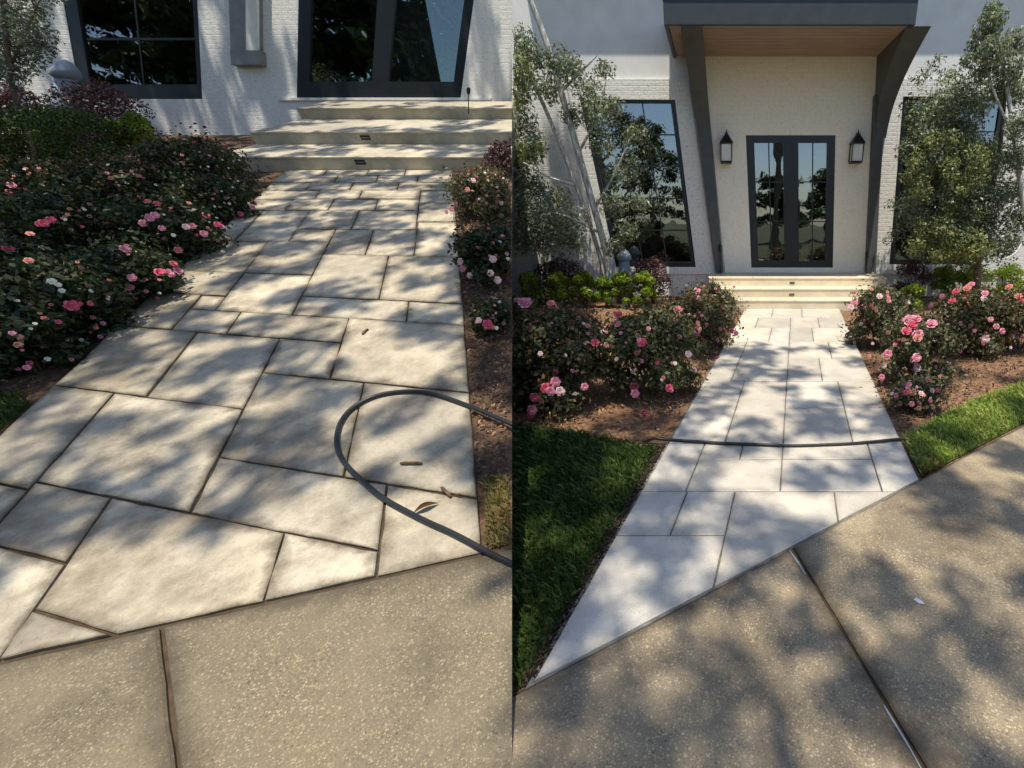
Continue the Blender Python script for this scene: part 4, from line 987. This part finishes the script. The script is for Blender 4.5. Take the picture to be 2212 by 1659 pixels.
# hoses
def hose(P, px, r, label, nm='garden_hose', dip=False):
    k_ = [G(P, x, y, r + 0.002) for x, y in px]
    if dip: k_ = [k_[0] - P.n * 0.06] + k_[1:-1] + [k_[-1] - P.n * 0.06]
    pts = [p + P.n.cross(V((0, 1, 0))) * 0 + V((noise.noise(p * 3.0) * 0.008, noise.noise(p * 3.0 + V((9, 9, 9))) * 0.008, 0)) for p in spline(k_, 8)]; bm = bmesh.new(); tube(bm, pts, r, 10)
    return tag(obj(nm, bm, 'hose_rubber', None, P.side, True), label, 'hose')
hose(L, [(1300, 1010), (1200, 955), (1106, 917), (1020, 880), (940, 851), (878, 845), (815, 854), (768, 877), (738, 910), (728, 950), (738, 992), (778, 1037), (828, 1075), (903, 1117), (978, 1152), (1053, 1192), (1106, 1217), (1200, 1260), (1330, 1310)], 0.0125, 'black hose looping across the dirty stone walkway')
hose(R, [(1385, 944), (1412, 947), (1438, 949), (1510, 954), (1600, 959), (1700, 962), (1800, 960), (1880, 955), (1950, 949), (1972, 946)], 0.012, 'dark hose stretched straight across the clean walkway', dip=True)
# litter on the dirty walk
def twig(p, q, r, label, bend=0.004):
    a, b_ = G(L, *p, r), G(L, *q, r); bm = bmesh.new(); m = a.lerp(b_, .5) + L.n * bend
    tube(bm, spline([a, m, b_], 4), [r * 0.8, r, r * 1.1, r, r * .9, r, r * 1.05, r, r * 0.6], 7)
    return tag(obj('twig', bm, 'twig', None, -1, True), label, 'twig', 'litter on the dirty walkway')
twig((865, 1001), (912, 1001), 0.008, 'short straight brown twig inside the hose loop')
twig((954, 1053), (974, 1073), 0.008, 'stubby dark twig right of the curled dead leaf')
twig((985, 1068), (994, 1068), 0.005, 'tiny twig fragment near the right edge of the walk')
twig((783, 722), (795, 711), 0.009, 'small dark twig on the upper middle of the dirty walkway')
def dead_leaf(P, p, q, w_, label):
    a, b_ = G(P, *p, 0.006), G(P, *q, 0.006); ax = b_ - a; s = P.n.cross(ax).normalized(); bm = bmesh.new(); rows_ = []
    for i in range(9):
        t = i / 8; ww = w_ * math.sin(math.pi * min(0.97, t * 0.96 + 0.03)); c = a + ax * t + P.n * 0.012 * math.sin(t * 3.1)
        rows_.append([bm.verts.new(c + s * ww * u + P.n * abs(u) * ww * 0.8) for u in (-1, -.5, 0, .5, 1)])
    for A, B_ in zip(rows_, rows_[1:]):
        for k in range(4): bm.faces.new((A[k], A[k + 1], B_[k + 1], B_[k]))
    bmesh.ops.solidify(bm, geom=bm.faces[:], thickness=0.0015)
    return tag(obj('dead_leaf', bm, 'dead_leaf', None, P.side, True), label, 'leaf', None)
dead_leaf(L, (894, 1108), (947, 1087), 0.016, 'curled brown dead leaf lying against the looped hose')
# ornament in the left bed
pb_ = G(L, 146, 312, -0.03); top_ = at_depth(141, 130, pb_.y); hh = (top_ - pb_).length; rr = 20 * depth(pb_) / 1000; UO = (top_ - pb_).normalized()
og = empty('garden_ornament', pb_); tag(og, 'pale blue grey capped ornament standing before the window behind purple shrubs', 'ornament')
obj('body', lathe(bmesh.new(), pb_, [(rr * 1.25, 0), (rr * 1.25, hh * .45), (rr * 1.05, hh * .5), (rr * .82, hh * .62), (rr * .75, hh * .78)], 20, UO), 'pale_ceramic', og, 0, True, base=pb_)
obj('cap', lathe(bmesh.new(), pb_, [(rr * 0.8, hh * .785), (rr * 1.1, hh * .82), (rr * 1.0, hh * .88), (rr * .55, hh * .97), (rr * .15, hh)], 20, UO), 'pale_ceramic', og, 0, True, base=pb_)
# similar ornament by the clean house
pb_ = G(R, 1350, 652, -0.03); top_ = at_depth(1348, 538, pb_.y); hh = (top_ - pb_).length; rr = 14 * depth(pb_) / 1000; UO = (top_ - pb_).normalized()
og = empty('garden_ornament', pb_); tag(og, 'pale blue grey ornament peeking over boxwoods at the leaning trunks', 'ornament')
obj('body', lathe(bmesh.new(), pb_, [(rr * 1.25, 0), (rr * 1.25, hh * .45), (rr * 1.05, hh * .5), (rr * .82, hh * .62), (rr * .75, hh * .78)], 20, UO), 'pale_ceramic', og, 0, True, base=pb_)
obj('cap', lathe(bmesh.new(), pb_, [(rr * 0.8, hh * .785), (rr * 1.1, hh * .82), (rr * 1.0, hh * .88), (rr * .55, hh * .97), (rr * .15, hh)], 20, UO), 'pale_ceramic', og, 0, True, base=pb_)
# stake lights
def stake_light(P, bx, by, ty, z, Y, label):
    b = hit(bx, by, P.o + P.n * z, P.n); t_ = at_depth(bx, ty, b.y); h = (t_ - b).z
    root = empty('stake_light', b); tag(root, label, 'lamp', 'stake lights by the house walls')
    ua = (t_ - b).normalized(); bm = tube(bmesh.new(), [b, b + ua * h * 0.8], 0.008, 8); obj('stake', bm, 'lamp_black', root, 0, True, base=b)
    bm = lathe(bmesh.new(), b, [(0.012, h * 0.74), (0.028, h * 0.80), (0.032, h * .95), (0.02, h)], 12, ua); obj('lamp_head', bm, 'lamp_black', root, 0, True, base=b)
stake_light(L, 1012, 246, 188, 0.45 * KL, 0, 'thin dark stake light against the white wall right of the dark door')
stake_light(R, 1556, 592, 528, 0.495, 0, 'dark stake light at the foot of the left bracket post')
stake_light(R, 1872, 592, 545, 0.495, 0, 'dark stake light at the foot of the right bracket post')
# pale grey streak strips and a scrap on the clean driveway
mat('trickle', build=stucco_b((0.27, 0.28, 0.30)), rough=0.25)
def streak(pts, wid, label, m='pale_streak'):
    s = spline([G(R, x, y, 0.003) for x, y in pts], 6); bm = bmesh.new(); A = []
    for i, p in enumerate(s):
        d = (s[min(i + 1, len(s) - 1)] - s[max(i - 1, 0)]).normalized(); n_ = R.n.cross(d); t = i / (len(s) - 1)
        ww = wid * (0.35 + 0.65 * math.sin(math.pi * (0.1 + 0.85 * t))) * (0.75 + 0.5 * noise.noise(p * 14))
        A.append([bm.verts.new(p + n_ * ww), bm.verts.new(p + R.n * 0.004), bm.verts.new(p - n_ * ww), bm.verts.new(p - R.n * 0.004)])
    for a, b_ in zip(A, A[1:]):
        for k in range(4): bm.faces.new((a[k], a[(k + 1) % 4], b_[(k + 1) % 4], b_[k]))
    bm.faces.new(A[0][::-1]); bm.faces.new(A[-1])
    return tag(obj('driveway_streak', bm, m, None, 1, True), label, 'water', 'pale streaks on the clean driveway', 'stuff')
streak([(1706, 1190), (1716, 1204), (1728, 1222), (1740, 1241)], 0.009, 'short pale streak at the top of the driveway joint')
streak([(1908, 1522), (1935, 1566), (1962, 1610), (1992, 1665)], 0.006, 'long pale streak in the lower driveway joint')
sp = G(R, 1984, 1301, 0.004); bm = bmesh.new()
v = [sp + 0.6 * V((dx, dy, dz)) for dx, dy, dz in ((-.03, .022, .004), (-.005, .03, .014), (.03, -.005, .006), (.028, -.03, .012), (-.002, -.014, 0.0))]
prism(bm, v, R.n * 0.002); tag(obj('paper_scrap', bm, 'paper'), 'small white scrap lying on the right driveway panel', 'scrap')

# ------------------------------------------------------------------ shade trees (outside the picture) and trees that the glass reflects
def canopy_tree(name, label, trunk, z0, items, n, ls, r0=0.22):
    root = empty(name, trunk); tag(root, label, 'tree', 'shade trees around the gardens')
    cz = np.array([c for c, r in items]); cen = V(cz.mean(0)); fork = V((trunk.x, trunk.y, trunk.z + z0))
    bm = bmesh.new(); limb(bm, [trunk + V((0, 0, -0.1)), trunk.lerp(fork, .5) + V((.1, .05, 0)), fork], r0, r0 * 0.7, 10); obj('trunk', bm, 'bark_brown', root, 0, True, base=trunk)
    bm = bmesh.new()
    for i in RNG.choice(len(items), min(9, len(items)), replace=False):
        c = V(items[i][0]); m = fork.lerp(c, 0.5) + V((random.uniform(-.3, .3), random.uniform(-.3, .3), random.uniform(.2, .7)))
        limb(bm, [fork, m, c], r0 * 0.16, 0.008, 6)
    obj('limb', bm, 'bark_brown', root, 0, True, base=trunk)
    C = cz; Rd = np.array([[r, r, r * 0.5] for c, r in items])
    p, d = shell_points(n, C, Rd, 0.3, 0.1)
    quads('crown', leaves(p, d * 0.3 + np.array([0, 0, 0.8]), RNG.uniform(0.6, 1.3, len(p)) * ls, 0.6), 'canopy_leaf', root, trunk)
def shade_items(P, cells, h):
    """clumps high up along the sun's direction above given ground pixels: (x, y, radius m)"""
    res = []
    for x, y, r in cells:
        g = G(P, x, y); t = (h + random.uniform(-.6, .6)) / SUN.z
        res.append((tuple(g + SUN * t), r))
    return res
def scatter(P, poly, step, dens, r0, r1):
    """jittered ground grid inside a pixel polygon, kept with probability dens(px, py)"""
    pts = [G(P, x, y) for x, y in poly]; A = [((p - P.o).dot(EX), (p - P.o).dot(P.f)) for p in pts]
    lo = (min(a[0] for a in A), min(a[1] for a in A)); hi = (max(a[0] for a in A), max(a[1] for a in A)); res = []
    a = lo[0]
    while a < hi[0]:
        b = lo[1]
        while b < hi[1]:
            aa, bb = a + random.uniform(-.5, .5) * step, b + random.uniform(-.5, .5) * step
            ins = False; j = len(A) - 1
            for i in range(len(A)):
                if (A[i][1] > bb) != (A[j][1] > bb) and aa < (A[j][0] - A[i][0]) * (bb - A[i][1]) / (A[j][1] - A[i][1]) + A[i][0]: ins = not ins
                j = i
            if ins:
                x, y = project(loc(P, aa, bb, 0))
                if 0.5 + 1.1 * noise.noise(V((aa * 1.25, bb * 1.25, 3.7 * P.side))) + random.uniform(-.22, .22) < dens(x, y): res.append((x, y, random.uniform(r0, r1)))
            b += step
        a += step
    return res
def lit(x, y, zones):
    return max([0.0] + [1.0 - ((x - cx) / rx) ** 2 - ((y - cy) / ry) ** 2 for cx, cy, rx, ry in zones])
LIT_L = [(745, 600, 110, 50), (900, 770, 140, 75), (560, 660, 60, 22), (640, 840, 60, 18), (960, 470, 70, 25), (760, 1080, 130, 60), (520, 920, 60, 40), (330, 960, 50, 22), (960, 930, 60, 30), (560, 610, 80, 20)]
def dens_l(x, y):
    if y > ldrive(x) - 150 + 0.12 * max(0, 700 - x): return -1.0
    if x < LL(y) - 20: return 0.92
    if y < 365: return 0.55
    if x > LR(y): return 0.5
    return 0.92 - 0.8 * lit(x, y, LIT_L)
cells_l = scatter(L, [(-350, 300), (1250, 240), (1250, 1300), (-500, 1400)], 0.30, dens_l, 0.15, 0.30)
LIT_R = [(1645, 1005, 90, 45), (1800, 975, 130, 30), (1700, 830, 130, 28), (1640, 885, 90, 25), (1900, 1080, 110, 55), (2090, 1010, 150, 60), (2140, 1180, 130, 70), (1590, 1380, 170, 60), (1750, 1480, 110, 60), (1420, 1570, 90, 70), (1850, 1220, 80, 50), (2150, 1520, 110, 90), (1560, 1150, 60, 25), (2120, 870, 130, 45)]
def dens_r(x, y):
    if y < 745 or x < 1085: return -1.0
    z = lit(x, y, LIT_R)
    if x < RL(y) - 10: return 0.95 if y > 850 else 0.55
    if y > rdrive(x): return 0.9 - 0.85 * z
    if x > RR(y): return 0.5 - 0.9 * z if x < 2080 else 0.1
    return (0.97 if y > 1175 else 0.8) - 0.8 * z
cells_r = scatter(R, [(1000, 735), (2400, 735), (2700, 1000), (2900, 1900), (1000, 1900)], 0.31, dens_r, 0.16, 0.31)
il = shade_items(L, cells_l, 11.0); ir = shade_items(R, cells_r, 12.0)
canopy_tree('shade_oak', 'spreading oak overhanging the dirty walkway from behind the viewer', V((-11.5, -5.0, -0.45)), 9.0, il, 40 * len(il), 0.15)
ir1 = [c for c in ir if c[0][0] < 0.6]; ir2 = [c for c in ir if c[0][0] >= 0.6]
canopy_tree('shade_oak', 'spreading oak overhanging the dark lawn from behind the viewer', V((3.6, -10.5, -0.45)), 9.0, ir1, 40 * len(ir1), 0.15)
canopy_tree('shade_oak', 'spreading oak overhanging the wet driveway from the right', V((10.5, -6.5, -0.45)), 9.0, ir2, 40 * len(ir2), 0.15)
ST = ((-5.4, -21, 8.6, 3.0, 'middle height tree across the street facing the left window of the clean house'), (0.2, -23, 5.0, 2.6, 'low leafy tree behind the viewer left of the street middle'),
      (5.0, -21, 4.6, 2.4, 'low leafy tree behind the viewer at the street middle'), (9.4, -23, 5.4, 2.6, 'low leafy tree behind the viewer right of the street middle'),
      (16.5, -20, 9.5, 3.6, 'tall leafy tree across the street at the far right'), (-17, -16, 21, 6.0, 'tall tree behind the viewer, nearest of the four at the left'),
      (-13.0, -13.5, 19, 5.6, 'tall tree behind the viewer standing closest to the dark glazed door'),
      (-24.5, -17, 17, 5.4, 'tall tree behind the viewer, second of the four at the left'), (-32, -17, 17, 5.4, 'tall tree behind the viewer, third of the four at the left'), (-39.5, -18, 17, 5.4, 'tall tree behind the viewer, farthest of the four at the left'))
for x, y, hgt, rad, lab in ST:
    b = V((x, y, -0.45)); items = []
    for i in range(34 if hgt < 10 else 80):
        a = random.uniform(0, 6.28); q = random.uniform(0, 1) ** .5; z = random.uniform(0.2, 1.0)
        items.append(((x + math.cos(a) * q * rad * (1.1 - 0.5 * z), y + math.sin(a) * q * rad * (1.1 - 0.5 * z), hgt * z), rad * random.uniform(0.24, 0.4)))
    canopy_tree('street_tree', lab, b, hgt * 0.4, items, 6500 if hgt < 10 else 16000, 0.28 if hgt < 10 else 0.55, 0.2)
print('objects', len(bpy.data.objects), 'polys', sum(len(m.polygons) for m in bpy.data.meshes))
